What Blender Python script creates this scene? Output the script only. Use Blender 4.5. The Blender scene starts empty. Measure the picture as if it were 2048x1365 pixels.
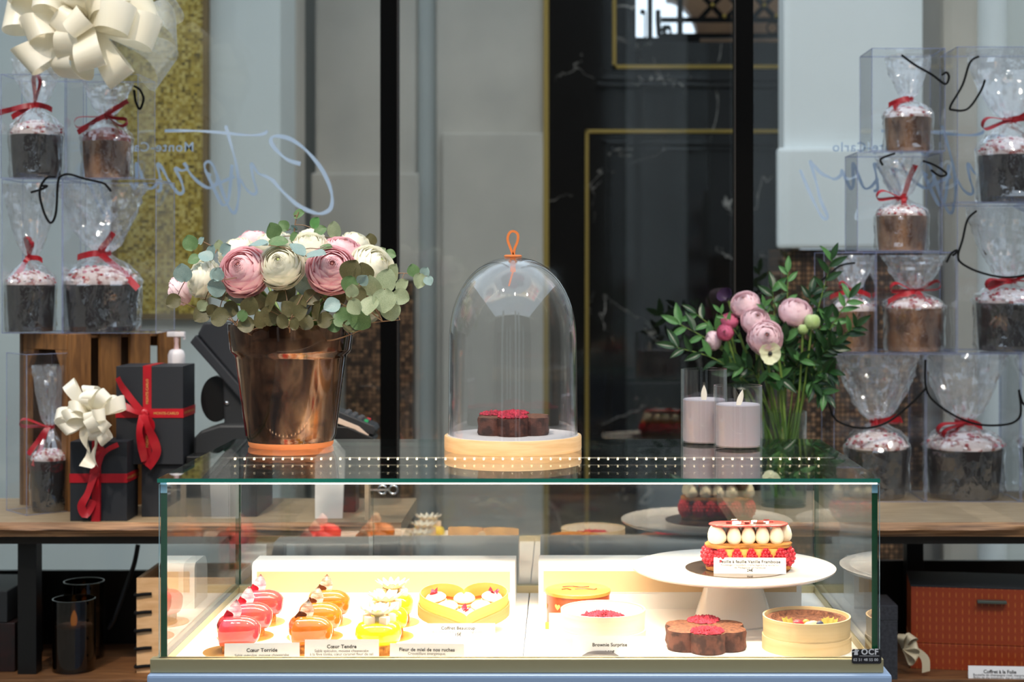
import bpy, bmesh, math, random
from mathutils import Vector, Matrix, Quaternion, noise

S = bpy.context.scene
COL = S.collection
PI = math.pi
R = math.radians

# ------------------------------------------------------------------ camera
FPX, CX, CY, EYE = 3222.0, 1124.0, 542.0, 1.5      # focal length in pixels, principal point, eye height
cam_d = bpy.data.cameras.new('camera')
cam = bpy.data.objects.new('camera', cam_d)
COL.objects.link(cam)
cam.location = (0, 0, EYE)
cam.rotation_euler = (R(90), 0, 0)
cam_d.sensor_width = 36.0
cam_d.lens = FPX / 2048 * 36
cam_d.shift_x = (1024 - CX) / 2048
cam_d.shift_y = (CY - 682.5) / 2048
cam_d.clip_start = 0.05
cam_d.clip_end = 60
cam_d.dof.use_dof = True
cam_d.dof.focus_distance = 2.55
cam_d.dof.aperture_fstop = 4.8
S.camera = cam

# ------------------------------------------------------------------ sky (open atrium roof), exposure
world = bpy.data.worlds.new('sky')
S.world = world
world.use_nodes = True
bg = world.node_tree.nodes['Background']
bg.inputs[0].default_value = (0.74, 0.87, 1.0, 1)
bg.inputs[1].default_value = 1.7
S.view_settings.view_transform = 'Standard'
S.view_settings.look = 'None'
S.view_settings.exposure = 0.0
S.view_settings.gamma = 1.0
S.view_settings.use_curve_mapping = False
S.cycles.transparent_max_bounces = 40
S.cycles.max_bounces = 14
S.cycles.sample_clamp_indirect = 6.0

# case lamps: the two LED strips of the display case
def area(name, loc, rot, sx, sy, energy, col, spread):
    d = bpy.data.lights.new(name, 'AREA')
    d.shape = 'RECTANGLE'; d.size = sx; d.size_y = sy
    d.energy = energy; d.color = col; d.spread = R(spread)
    o = bpy.data.objects.new(name, d); COL.objects.link(o)
    o.location = loc; o.rotation_euler = rot
    return o
WARM = (1.0, 0.81, 0.57)
area('case_strip_light', (-0.06, 2.425, 1.184), (R(6), 0, 0), 0.96, 0.006, 4.0, WARM, 125)
area('case_strip_light', (-0.06, 2.655, 1.180), (R(-20), 0, 0), 0.96, 0.006, 4.0, WARM, 115)
# added fill spots above and behind the viewer, brightening bouquet, vase and bow
for sx_, sy_, aim_, pw_, cone_ in ((-1.0, 0.9, (-0.46, 2.72, 1.47), 420, 19), (0.2, 0.4, (0.12, 3.1, 1.2), 90, 70), (1.6, 0.7, (0.8, 3.3, 1.4), 120, 70), (1.1, 0.9, (0.44, 3.40, 1.44), 300, 15), (-1.5, 1.0, (-1.0, 3.25, 1.62), 260, 22)):
    d = bpy.data.lights.new('fill_spot', 'SPOT')
    d.energy = pw_; d.color = (1.0, 0.86, 0.70); d.spot_size = R(cone_); d.spot_blend = 0.6; d.shadow_soft_size = 0.06
    o = bpy.data.objects.new('fill_spot', d); COL.objects.link(o)
    o.location = (sx_, sy_, 4.2)
    o.rotation_euler = (Vector(aim_) - o.location).to_track_quat('-Z', 'Y').to_euler()

# ------------------------------------------------------------------ helpers
def px(x, Y): return (x - CX) / FPX * Y
def pz(y, Y): return EYE - (y - CY) / FPX * Y
def P(x, y, Y): return Vector((px(x, Y), Y, pz(y, Y)))
def m_at(Y): return Y / FPX                        # metres per pixel at depth Y

def lin(r, g, b):
    f = lambda c: (c / 255 / 12.92) if c / 255 <= 0.04045 else ((c / 255 + 0.055) / 1.055) ** 2.4
    return (f(r), f(g), f(b), 1)

class NT:
    def __init__(s, name):
        s.m = bpy.data.materials.new(name); s.m.use_nodes = True
        s.t = s.m.node_tree; s.t.nodes.clear()
        s.out = s.t.nodes.new('ShaderNodeOutputMaterial')
    def n(s, kind, **kw):
        k = s.t.nodes.new('ShaderNode' + kind)
        for a, v in kw.items():
            if a.startswith('i_'):
                key = a[2:].replace('_', ' ')
                k.inputs[int(key) if key.isdigit() else key].default_value = v
            else: setattr(k, a, v)
        return k
    def l(s, a, b): s.t.links.new(a, b)
    def math(s, op, a, b=None, c=None):
        k = s.t.nodes.new('ShaderNodeMath'); k.operation = op
        for i, v in enumerate((a, b, c)):
            if v is None: continue
            if isinstance(v, (int, float)): k.inputs[i].default_value = v
            else: s.l(v, k.inputs[i])
        return k.outputs[0]
    def surf(s, o): s.l(o, s.out.inputs['Surface'])

def ramp(nt, fac, stops):
    k = nt.n('ValToRGB'); e = k.color_ramp.elements
    while len(e) > 1: e.remove(e[-1])
    e[0].position, e[0].color = stops[0]
    for p, c in stops[1:]:
        x = e.new(p); x.color = c
    nt.l(fac, k.inputs[0]); return k.outputs[0]

def mat(name, col, rough=0.5, metal=0.0, col2=None, nscale=8.0, stretch=(1, 1, 1), lo=0.35, hi=0.65, bump=0.0, bscale=60.0,
        sss=0.0, coat=0.0, spec=0.5, emit=None, estr=0.0, trans=0.0, detail=5.0, ior=1.5, sheen=0.0):
    nt = NT(name); b = nt.n('BsdfPrincipled')
    b.inputs['Base Color'].default_value = col
    b.inputs['Roughness'].default_value = rough; b.inputs['Metallic'].default_value = metal
    b.inputs['Specular IOR Level'].default_value = spec; b.inputs['IOR'].default_value = ior
    b.inputs['Coat Weight'].default_value = coat; b.inputs['Coat Roughness'].default_value = 0.04
    b.inputs['Sheen Weight'].default_value = sheen
    b.inputs['Transmission Weight'].default_value = trans
    if sss: b.inputs['Subsurface Weight'].default_value = sss; b.inputs['Subsurface Radius'].default_value = (0.012, 0.008, 0.006); b.inputs['Subsurface Scale'].default_value = 0.5
    if emit: b.inputs['Emission Color'].default_value = emit; b.inputs['Emission Strength'].default_value = estr
    if col2 or bump:
        tc = nt.n('TexCoord'); mp = nt.n('Mapping'); mp.inputs['Scale'].default_value = stretch
        nt.l(tc.outputs['Object'], mp.inputs[0])
    if col2:
        no = nt.n('TexNoise'); no.inputs['Scale'].default_value = nscale; no.inputs['Detail'].default_value = detail
        nt.l(mp.outputs[0], no.inputs['Vector'])
        nt.l(ramp(nt, no.outputs['Fac'], [(lo, col), (hi, col2)]), b.inputs['Base Color'])
    if bump:
        no2 = nt.n('TexNoise'); no2.inputs['Scale'].default_value = bscale; no2.inputs['Detail'].default_value = 4
        nt.l(mp.outputs[0], no2.inputs['Vector'])
        bp = nt.n('Bump'); bp.inputs['Strength'].default_value = bump; bp.inputs['Distance'].default_value = 0.002
        nt.l(no2.outputs['Fac'], bp.inputs['Height']); nt.l(bp.outputs[0], b.inputs['Normal'])
    nt.surf(b.outputs[0]); return nt.m

def leafmat(name, c1, c2, rough=0.5, thin=0.25, nscale=40):
    nt = NT(name); b = nt.n('BsdfPrincipled'); tr = nt.n('BsdfTranslucent'); mx = nt.n('MixShader')
    tc = nt.n('TexCoord'); no = nt.n('TexNoise'); no.inputs['Scale'].default_value = nscale
    nt.l(tc.outputs['Object'], no.inputs['Vector'])
    c = ramp(nt, no.outputs['Fac'], [(0.35, c1), (0.65, c2)])
    nt.l(c, b.inputs['Base Color']); nt.l(c, tr.inputs['Color']); b.inputs['Roughness'].default_value = rough
    mx.inputs[0].default_value = thin
    nt.l(b.outputs[0], mx.inputs[1]); nt.l(tr.outputs[0], mx.inputs[2]); nt.surf(mx.outputs[0]); return nt.m

def glass(name, tint=(1, 1, 1, 1), f0=0.04, rough=0.0, haze=0.0, hcol=(0.8, 0.85, 0.9, 1), bump=0.0, bscale=30.0, stretch=(1, 1, 1), gcol=(1, 1, 1, 1), power=5.0, htrans=0.5, crinkle=False):
    """thin clear sheet: straight-through transmission plus a Fresnel-weighted mirror, optionally a little white haze"""
    nt = NT(name); g = nt.n('NewGeometry'); dp = nt.n('VectorMath'); dp.operation = 'DOT_PRODUCT'
    gl = nt.n('BsdfGlossy'); gl.inputs['Roughness'].default_value = rough; gl.inputs['Color'].default_value = gcol
    nt.l(g.outputs['Incoming'], dp.inputs[0])
    if bump:
        tc = nt.n('TexCoord'); mp = nt.n('Mapping'); mp.inputs['Scale'].default_value = stretch
        no = nt.n('TexNoise'); no.inputs['Scale'].default_value = bscale; no.inputs['Detail'].default_value = 3
        no.inputs['Distortion'].default_value = 1.0
        bp = nt.n('Bump'); bp.inputs['Strength'].default_value = bump; bp.inputs['Distance'].default_value = 0.01
        nt.l(tc.outputs['Object'], mp.inputs[0]); nt.l(mp.outputs[0], no.inputs['Vector'])
        if crinkle:
            vo = nt.n('TexVoronoi'); vo.inputs['Scale'].default_value = bscale; nt.l(mp.outputs[0], vo.inputs['Vector'])
            nt.l(nt.math('MULTIPLY_ADD', vo.outputs['Distance'], 0.6, nt.math('MULTIPLY', no.outputs['Fac'], 0.6)), bp.inputs['Height'])
        else: nt.l(no.outputs['Fac'], bp.inputs['Height'])
        nt.l(bp.outputs[0], dp.inputs[1]); nt.l(bp.outputs[0], gl.inputs['Normal'])
    else: nt.l(g.outputs['Normal'], dp.inputs[1])
    c = nt.math('ABSOLUTE', dp.outputs['Value'])
    k = nt.math('POWER', nt.math('SUBTRACT', 1.0, c), power)
    f = nt.math('MULTIPLY_ADD', k, 1 - f0, f0)
    tr = nt.n('BsdfTransparent'); tr.inputs[0].default_value = tint
    base = tr.outputs[0]
    if haze:
        df = nt.n('BsdfDiffuse'); df.inputs[0].default_value = hcol
        tl = nt.n('BsdfTranslucent'); tl.inputs[0].default_value = hcol
        m0 = nt.n('MixShader'); m0.inputs[0].default_value = htrans
        nt.l(df.outputs[0], m0.inputs[1]); nt.l(tl.outputs[0], m0.inputs[2])
        m1 = nt.n('MixShader'); m1.inputs[0].default_value = haze
        nt.l(base, m1.inputs[1]); nt.l(m0.outputs[0], m1.inputs[2]); base = m1.outputs[0]
    mx = nt.n('MixShader'); nt.l(f, mx.inputs[0]); nt.l(base, mx.inputs[1]); nt.l(gl.outputs[0], mx.inputs[2])
    nt.surf(mx.outputs[0]); return nt.m

def glow(name, col, s):
    nt = NT(name); e = nt.n('Emission'); e.inputs[0].default_value = col; e.inputs[1].default_value = s
    nt.surf(e.outputs[0]); return nt.m

class MB:
    def __init__(s): s.v = []; s.f = []; s.mi = []; s.cur = 0
    def m(s, i): s.cur = i; return s
    def face(s, ids): s.f.append(tuple(ids)); s.mi.append(s.cur)
    def box(s, x0, x1, y0, y1, z0, z1):
        b = len(s.v)
        s.v += [(x0, y0, z0), (x1, y0, z0), (x1, y1, z0), (x0, y1, z0), (x0, y0, z1), (x1, y0, z1), (x1, y1, z1), (x0, y1, z1)]
        for q in ((0, 3, 2, 1), (4, 5, 6, 7), (0, 1, 5, 4), (1, 2, 6, 5), (2, 3, 7, 6), (3, 0, 4, 7)): s.face([b + i for i in q])
        return s
    def bar(s, a, b, w, h=None):
        """a box bar from point a to b"""
        a, b = Vector(a), Vector(b); h = h or w; d = (b - a).normalized()
        u = d.cross(Vector((0, 0, 1)));  u = Vector((1, 0, 0)) if u.length < 1e-4 else u.normalized()
        t = u.cross(d); k = len(s.v)
        for p in (a, b):
            for i, j in ((-1, -1), (1, -1), (1, 1), (-1, 1)): s.v.append(tuple(p + u * (i * w / 2) + t * (j * h / 2)))
        for q in ((3, 2, 1, 0), (4, 5, 6, 7), (0, 1, 5, 4), (1, 2, 6, 5), (2, 3, 7, 6), (3, 0, 4, 7)): s.face([k + i for i in q])
        return s
    def lathe(s, prof, n=32, c=(0, 0), fn=None, caps=True):
        rings = []
        for r, z in prof:
            if r < 1e-6: s.v.append((c[0], c[1], z)); rings.append([len(s.v) - 1])
            else:
                b = len(s.v)
                for i in range(n):
                    t = 2 * PI * i / n; rr = r if fn is None else fn(r, z, t)
                    s.v.append((c[0] + rr * math.cos(t), c[1] + rr * math.sin(t), z))
                rings.append(list(range(b, b + n)))
        for a, b in zip(rings, rings[1:]):
            for i in range(n):
                j = (i + 1) % n
                if len(a) == 1 and len(b) == 1: continue
                if len(a) == 1: s.face((a[0], b[j], b[i]))
                elif len(b) == 1: s.face((a[i], a[j], b[0]))
                else: s.face((a[i], a[j], b[j], b[i]))
        return s
    def loft(s, rings, close=True, cap0=False, cap1=False):
        ids = []
        for r in rings:
            b = len(s.v); s.v += [tuple(p) for p in r]; ids.append(list(range(b, b + len(r))))
        for a, b in zip(ids, ids[1:]):
            n = len(a)
            for i in range(n if close else n - 1):
                j = (i + 1) % n; s.face((a[i], a[j], b[j], b[i]))
        if cap0: s.face(ids[0][::-1])
        if cap1: s.face(ids[-1])
        return s
    def tube(s, pts, r, n=8, r1=None):
        pts = [Vector(p) for p in pts]; rings = []; prev = None
        for i, p in enumerate(pts):
            d = (pts[min(i + 1, len(pts) - 1)] - pts[max(i - 1, 0)]).normalized()
            if prev is None:
                u = d.cross(Vector((0, 0, 1))); u = d.cross(Vector((1, 0, 0))) if u.length < 1e-3 else u
            else: u = prev - d * prev.dot(d)
            u.normalize(); prev = u; w = d.cross(u)
            rr = r if r1 is None else r + (r1 - r) * i / (len(pts) - 1)
            rings.append([p + (u * math.cos(2 * PI * k / n) + w * math.sin(2 * PI * k / n)) * rr for k in range(n)])
        return s.loft(rings, True, True, True)
    def strip(s, pts, sides):
        """ribbon through pts, half-width vectors in sides"""
        b = len(s.v)
        for p, d in zip(pts, sides):
            p = Vector(p); d = Vector(d); s.v += [tuple(p - d), tuple(p + d)]
        for i in range(len(pts) - 1): s.face((b + 2 * i, b + 2 * i + 1, b + 2 * i + 3, b + 2 * i + 2))
        return s
    def grid(s, nu, nv, fn):
        b = len(s.v)
        for j in range(nv + 1):
            for i in range(nu + 1): s.v.append(tuple(fn(i / nu, j / nv)))
        for j in range(nv):
            for i in range(nu):
                a = b + j * (nu + 1) + i; s.face((a, a + 1, a + nu + 2, a + nu + 1))
        return s
    def ball(s, c, rx, ry=None, rz=None, nu=12, nv=8):
        ry = ry or rx; rz = rz or rx
        b0 = len(s.v)
        s.lathe([(math.sin(PI * k / nv) if 0 < k < nv else 0, -math.cos(PI * k / nv)) for k in range(nv + 1)], nu)
        for i in range(b0, len(s.v)):
            x, y, z = s.v[i]; s.v[i] = (c[0] + x * rx, c[1] + y * ry, c[2] + z * rz)
        return s
    def prism(s, poly, y0, y1):
        """polygon of (x, z) extruded along y"""
        b = len(s.v); n = len(poly)
        s.v += [(x, y0, z) for x, z in poly] + [(x, y1, z) for x, z in poly]
        s.face(range(b, b + n)); s.face(list(range(b + n, b + 2 * n))[::-1])
        for i in range(n):
            j = (i + 1) % n; s.face((b + j, b + i, b + n + i, b + n + j))
        return s
    def xform(s, M, start=0):
        for i in range(start, len(s.v)): s.v[i] = tuple(M @ Vector(s.v[i]))
        return s
    def mesh(s, name, mats, smooth=True, bevel=0.0, solid=0.0, angle=40):
        me = bpy.data.meshes.new(name); me.from_pydata(s.v, [], s.f)
        for m_ in (mats if isinstance(mats, (list, tuple)) else [mats]): me.materials.append(m_)
        me.polygons.foreach_set('material_index', s.mi)
        bm = bmesh.new(); bm.from_mesh(me)
        bmesh.ops.recalc_face_normals(bm, faces=bm.faces)
        if bevel:
            ed = [e for e in bm.edges if len(e.link_faces) == 2 and e.calc_face_angle(0) > R(30)]
            bmesh.ops.bevel(bm, geom=ed, offset=bevel, segments=2, affect='EDGES', profile=0.6, clamp_overlap=True)
        for f in bm.faces: f.smooth = smooth
        for e in bm.edges:
            if len(e.link_faces) == 2 and e.calc_face_angle(0) > R(angle): e.smooth = False
        bm.to_mesh(me); bm.free(); me.update(); return me
    def build(s, name, mats, parent=None, loc=None, rot=None, **kw):
        return link(name, s.mesh(name, mats, **kw), parent, loc, rot)

def link(name, me, parent=None, loc=None, rot=None, scale=None):
    o = bpy.data.objects.new(name, me); COL.objects.link(o)
    if parent is not None: o.parent = parent
    if loc is not None: o.location = loc
    if rot is not None:
        if isinstance(rot, Quaternion): o.rotation_mode = 'QUATERNION'; o.rotation_quaternion = rot
        else: o.rotation_euler = rot
    if scale is not None: o.scale = (scale,) * 3 if isinstance(scale, (int, float)) else scale
    return o

def tag(o, label=None, cat=None, group=None, kind=None):
    if label: o['label'] = label
    if cat: o['category'] = cat
    if group: o['group'] = group
    if kind: o['kind'] = kind
    return o

def thing(name, label, cat, loc=(0, 0, 0), rot=(0, 0, 0), group=None, scale=1.0):
    o = bpy.data.objects.new(name, None); COL.objects.link(o); o.empty_display_size = 0.02
    o.location = loc; o.scale = (scale,) * 3
    if isinstance(rot, Quaternion): o.rotation_mode = 'QUATERNION'; o.rotation_quaternion = rot
    else: o.rotation_euler = rot
    return tag(o, label, cat, group)

def struct(name, mb, m, **kw):
    return tag(mb.build(name, m, **kw), kind='structure')

def quat_z(d, spin=0.0):
    return Vector(d).normalized().to_track_quat('Z', 'Y') @ Quaternion((0, 0, 1), spin)

def smooth_path(pts, n=6):
    """Catmull-Rom through pts"""
    pts = [Vector(p) for p in pts]; q = [pts[0]] + pts + [pts[-1]]; out = []
    for i in range(1, len(q) - 2):
        for k in range(n):
            t = k / n; a, b, c, d = q[i - 1], q[i], q[i + 1], q[i + 2]
            out.append(0.5 * ((2 * b) + (c - a) * t + (2 * a - 5 * b + 4 * c - d) * t * t + (3 * b - a - 3 * c + d) * t ** 3))
    out.append(pts[-1]); return out

# ------------------------------------------------------------------ lettering (built first, while the scene is empty)
_txt = {}
def text_geo(s, bold=0.0, spacing=1.0):
    key = (s, bold, spacing)
    if key in _txt: return _txt[key]
    cu = bpy.data.curves.new('lettering', 'FONT'); cu.body = s; cu.size = 1.0; cu.align_x = 'CENTER'; cu.offset = bold
    cu.space_character = spacing; cu.resolution_u = 3
    o = bpy.data.objects.new('lettering', cu); COL.objects.link(o)
    bpy.context.view_layer.update()
    ev = o.evaluated_get(bpy.context.evaluated_depsgraph_get()); me = ev.to_mesh()
    v = [tuple(a.co) for a in me.vertices]; f = [tuple(p.vertices) for p in me.polygons]
    ev.to_mesh_clear(); bpy.data.objects.remove(o); bpy.data.curves.remove(cu)
    _txt[key] = (v, f); return v, f
def put_text(mb, s, size, M, bold=0.0, mirror=False, spacing=1.0):
    """adds text to mb: text plane x right, y up, transformed by M"""
    v, f = text_geo(s, bold, spacing); b = len(mb.v)
    for x, y, z in v: mb.v.append(tuple(M @ Vector((-x * size if mirror else x * size, y * size, 0))))
    for q in f: mb.face([b + i for i in q])
for s_, b_, sp_ in (('Cœur Torride', .02, 1.05), ('Sablé spéculos, mousse cheesecake', 0, 1.0), ('à la fève tonka, cœur fruits rouges', 0, 1.0), ('7,50€', .02, 1.0),
        ('Cœur Tendre', .02, 1.05), ('à la fève tonka, cœur caramel fleur de sel', 0, 1.0), ('Fleur de miel de nos ruches', .02, 1.05), ('Croustillant énergétique,', 0, 1.0),
        ('citron de Menton et miel subtile', 0, 1.0), ('Coffret Beaucoup', .02, 1.05), ('Assortiment de 6 macarons « Signature »', 0, 1.0), ('15€', .02, 1.0),
        ('Brownie Surprise', .02, 1.05), ('3,50€', .02, 1.0), ('Feuille à feuille Vanille Framboise', .02, 1.05), ('Feuilletage croustillant, crème légère à la vanille bio', 0, 1.0),
        ('de Madagascar et framboise', 0, 1.0), ('24€', .02, 1.0), ('Coffret à la Folie', .02, 1.0), ('OCF', .03, 1.1), ('02 51 48 55 00', .006, 1.05), ('MONTE-CARLO', .012, 1.0),
        ('Monte-Carlo', .012, 1.12), ('Bouteille de champagne rosé, macarons', 0, 1.0), ('Boîte de dix macarons, thé et confiture', 0, 1.0), ('et chocolats « Signature »', 0, 1.0)):
    text_geo(s_, b_, sp_)
FACE = Matrix.Rotation(R(90), 4, 'X')                # text plane -> upright, facing the viewer
# ------------------------------------------------------------------ materials
W_ = (1, 1, 1, 1)
STONE_COOL = mat('pale stone', lin(206, 210, 206), 0.7, col2=lin(196, 200, 196), nscale=1.5, bump=0.05, bscale=120)
STONE_WARM = mat('warm grey stone', lin(196, 188, 176), 0.65, col2=lin(180, 173, 162), nscale=2.5, bump=0.05, bscale=120)
STONE_DARK = mat('grey stone', lin(140, 140, 136), 0.7)
STONE_WHITE = mat('white stone', lin(226, 230, 230), 0.6, col2=lin(215, 220, 220), nscale=2)
BRASS = mat('brushed brass', lin(165, 140, 70), 0.35, 1.0)
BRASS_DULL = mat('dull brass trim', lin(150, 125, 55), 0.5, 0.3)
BLACK_METAL = mat('black metal', lin(3, 3, 3), 0.6, spec=0.06)
STEEL_DARK = mat('dark steel', lin(44, 38, 34), 0.5, 0.2)
FLOOR_M = mat('hall floor stone', lin(150, 140, 125), 0.35, col2=lin(120, 110, 98), nscale=3)
PLASTER = mat('hall wall plaster', lin(176, 168, 155), 0.8)
PANELLING = mat('dark hall panelling', lin(58, 52, 46), 0.6)

def marble():
    nt = NT('dark veined marble'); b = nt.n('BsdfPrincipled'); b.inputs['Roughness'].default_value = 0.06; b.inputs['IOR'].default_value = 1.46
    tc = nt.n('TexCoord'); n0 = nt.n('TexNoise'); n0.inputs['Scale'].default_value = 1.6; n0.inputs['Detail'].default_value = 6; n0.inputs['Distortion'].default_value = 1.2
    nt.l(tc.outputs['Object'], n0.inputs['Vector'])
    v = nt.math('ABSOLUTE', nt.math('SUBTRACT', n0.outputs['Fac'], 0.5))
    n1 = nt.n('TexNoise'); n1.inputs['Scale'].default_value = 5.0; n1.inputs['Detail'].default_value = 2
    nt.l(tc.outputs['Object'], n1.inputs['Vector'])
    line = nt.math('SUBTRACT', 1.0, nt.math('MULTIPLY', v, 190.0)); line = nt.math('MAXIMUM', line, 0.0)
    gate = nt.math('MAXIMUM', nt.math('MULTIPLY', nt.math('SUBTRACT', n1.outputs['Fac'], 0.50), 9.0), 0.0)
    k = nt.math('MINIMUM', nt.math('MULTIPLY', line, gate), 1.0)
    nt.l(ramp(nt, k, [(0.0, (0.0075, 0.0066, 0.006, 1)), (1.0, (0.34, 0.31, 0.28, 1))]), b.inputs['Base Color'])
    nt.surf(b.outputs[0]); return nt.m
MARBLE = marble()

def mosaic(name, cols, tile, rough, metal, mortar):
    nt = NT(name); b = nt.n('BsdfPrincipled'); tc = nt.n('TexCoord'); mp = nt.n('Mapping')
    mp.inputs['Rotation'].default_value = (R(-90), 0, 0)
    nt.l(tc.outputs['Object'], mp.inputs[0])
    br = nt.n('TexBrick'); br.offset = 0.0; br.inputs['Scale'].default_value = 1.0
    br.inputs['Brick Width'].default_value = tile; br.inputs['Row Height'].default_value = tile; br.inputs['Mortar Size'].default_value = tile * 0.14
    br.inputs['Color1'].default_value = (0, 0, 0, 1); br.inputs['Color2'].default_value = (1, 1, 1, 1); br.inputs['Mortar'].default_value = (0, 0, 0, 1)
    nt.l(mp.outputs[0], br.inputs['Vector'])
    wn = nt.n('TexNoise'); wn.inputs['Scale'].default_value = 16; wn.inputs['Detail'].default_value = 3; nt.l(tc.outputs['Object'], wn.inputs['Vector'])
    f = nt.math('ADD', nt.math('MULTIPLY', br.outputs['Color'], 0.7), nt.math('MULTIPLY', wn.outputs['Fac'], 0.35))
    c = ramp(nt, f, cols)
    mx = nt.n('MixRGB'); nt.l(br.outputs['Fac'], mx.inputs[0]); nt.l(c, mx.inputs[1]); mx.inputs[2].default_value = mortar
    nt.l(mx.outputs[0], b.inputs['Base Color'])
    b.inputs['Roughness'].default_value = rough; b.inputs['Metallic'].default_value = metal
    bp = nt.n('Bump'); bp.inputs['Strength'].default_value = 0.6; bp.inputs['Distance'].default_value = 0.003; bp.invert = True
    nt.l(nt.math('ADD', br.outputs['Fac'], nt.math('MULTIPLY', br.outputs['Color'], 0.4)), bp.inputs['Height']); nt.l(bp.outputs[0], b.inputs['Normal'])
    nt.surf(b.outputs[0]); return nt.m
GOLD_MOSAIC = mosaic('gold glass mosaic', [(0.15, lin(70, 60, 30)), (0.30, lin(160, 134, 52)), (0.55, lin(206, 176, 74)), (0.85, lin(238, 216, 130))], 0.0098, 0.3, 0.0, lin(110, 92, 40))
BROWN_MOSAIC = mosaic('brown mosaic', [(0.15, lin(52, 36, 26)), (0.45, lin(96, 68, 48)), (0.8, lin(160, 118, 84))], 0.015, 0.35, 0.0, lin(40, 30, 24))

def wood(name, c1, c2, scale=(1, 14, 14), rough=0.5, rings=6.0):
    nt = NT(name); b = nt.n('BsdfPrincipled'); b.inputs['Roughness'].default_value = rough
    tc = nt.n('TexCoord'); mp = nt.n('Mapping'); mp.inputs['Scale'].default_value = scale; nt.l(tc.outputs['Object'], mp.inputs[0])
    no = nt.n('TexNoise'); no.inputs['Scale'].default_value = rings; no.inputs['Detail'].default_value = 6; no.inputs['Distortion'].default_value = 0.6
    nt.l(mp.outputs[0], no.inputs['Vector'])
    nt.l(ramp(nt, no.outputs['Fac'], [(0.3, c1), (0.5, tuple((a + d) / 2 for a, d in zip(c1, c2))), (0.7, c2)]), b.inputs['Base Color'])
    bp = nt.n('Bump'); bp.inputs['Strength'].default_value = 0.15; bp.inputs['Distance'].default_value = 0.001
    nt.l(no.outputs['Fac'], bp.inputs['Height']); nt.l(bp.outputs[0], b.inputs['Normal'])
    nt.surf(b.outputs[0]); return nt.m
TABLE_TOP = wood('pale oak table top', lin(130, 110, 84), lin(166, 144, 114), (2, 22, 22))
TABLE_EDGE = wood('bark edge wood', lin(72, 42, 24), lin(188, 140, 96), (1.6, 10, 46), 0.6, 4.0)
SHELF_WOOD = wood('brown shelf wood', lin(88, 56, 32), lin(130, 88, 52), (2, 18, 18))
CRATE_WOOD = wood('crate pine', lin(92, 58, 28), lin(146, 100, 54), (14, 14, 1.5))
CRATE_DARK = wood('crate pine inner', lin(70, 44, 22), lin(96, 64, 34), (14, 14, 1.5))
LIGHT_WOOD = wood('pale wood', lin(222, 176, 122), lin(238, 200, 150), (2, 2, 20))
VENEER = wood('poplar veneer', lin(216, 182, 132), lin(234, 206, 160), (1, 1, 24), 0.55, 4)
VENEER_PALE = wood('pale poplar veneer', lin(238, 222, 186), lin(248, 238, 212), (1, 1, 24), 0.55, 4)
VENEER_GOLD = wood('yellow veneer', lin(214, 160, 78), lin(228, 180, 98), (1, 1, 24), 0.55, 4)
VENEER_ORANGE = wood('orange veneer', lin(206, 130, 76), lin(218, 146, 92), (1, 1, 24), 0.55, 4)
PLANK_WOOD = wood('sanded pine', lin(206, 160, 112), lin(226, 184, 138), (3, 3, 18))

CASE_GLASS = glass('case glass', (0.985, 0.995, 0.99, 1), 0.034)
DOOR_GLASS = glass('sliding door glass', (0.93, 0.94, 0.94, 1), 0.12)
TOP_GLASS = glass('case top glass', (0.95, 0.975, 0.965, 1), 0.045)
GLASS_EDGE = mat('green glass edge', lin(24, 104, 92), 0.15, col2=lin(36, 128, 108), nscale=6, spec=0.6)
EDGE_CLEAR = glass('clear green edge', (0.72, 0.88, 0.82, 1), 0.05)
GLASS_EDGE_D = mat('deep green glass edge', lin(14, 72, 44), 0.15, spec=0.6)
GLASS_BEVEL = mat('polished glass bevel', lin(150, 196, 220), 0.1, spec=0.8)
WIN_GLASS = glass('window glass', (0.97, 0.985, 0.985, 1), 0.03)
DOME_GLASS = glass('blown glass', (0.97, 0.975, 0.98, 1), 0.05, power=3.2, bump=0.02, bscale=6, stretch=(2, 2, 0.5))
JAR_GLASS = glass('cylinder glass', (0.96, 0.96, 0.97, 1), 0.05, power=3.4)
VASE_GLASS = glass('vase glass', (0.84, 0.90, 0.86, 1), 0.05, power=3.4)
SMOKE_GLASS = glass('smoked glass', (0.32, 0.27, 0.23, 1), 0.06, power=3.4)
BOX_PVC = glass('clear box plastic', (0.965, 0.972, 0.985, 1), 0.04, haze=0.006, hcol=(0.78, 0.82, 0.95, 1))
BOX_SEAM = glass('box fold', (0.80, 0.84, 0.95, 1), 0.08, haze=0.22, hcol=(0.70, 0.74, 0.95, 1))
CELLO = glass('cellophane', (0.975, 0.98, 0.985, 1), 0.18, rough=0.04, haze=0.016, hcol=(0.86, 0.89, 0.96, 1), bump=0.5, bscale=38, power=4, htrans=0.4, stretch=(1, 1, .6), crinkle=True)
CELLO_TOP = glass('gathered cellophane', (0.965, 0.97, 0.975, 1), 0.2, rough=0.05, haze=0.16, hcol=(0.86, 0.89, 0.96, 1), bump=0.5, bscale=40, power=4, htrans=0.4, stretch=(1, 1, .45), crinkle=True)

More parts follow.
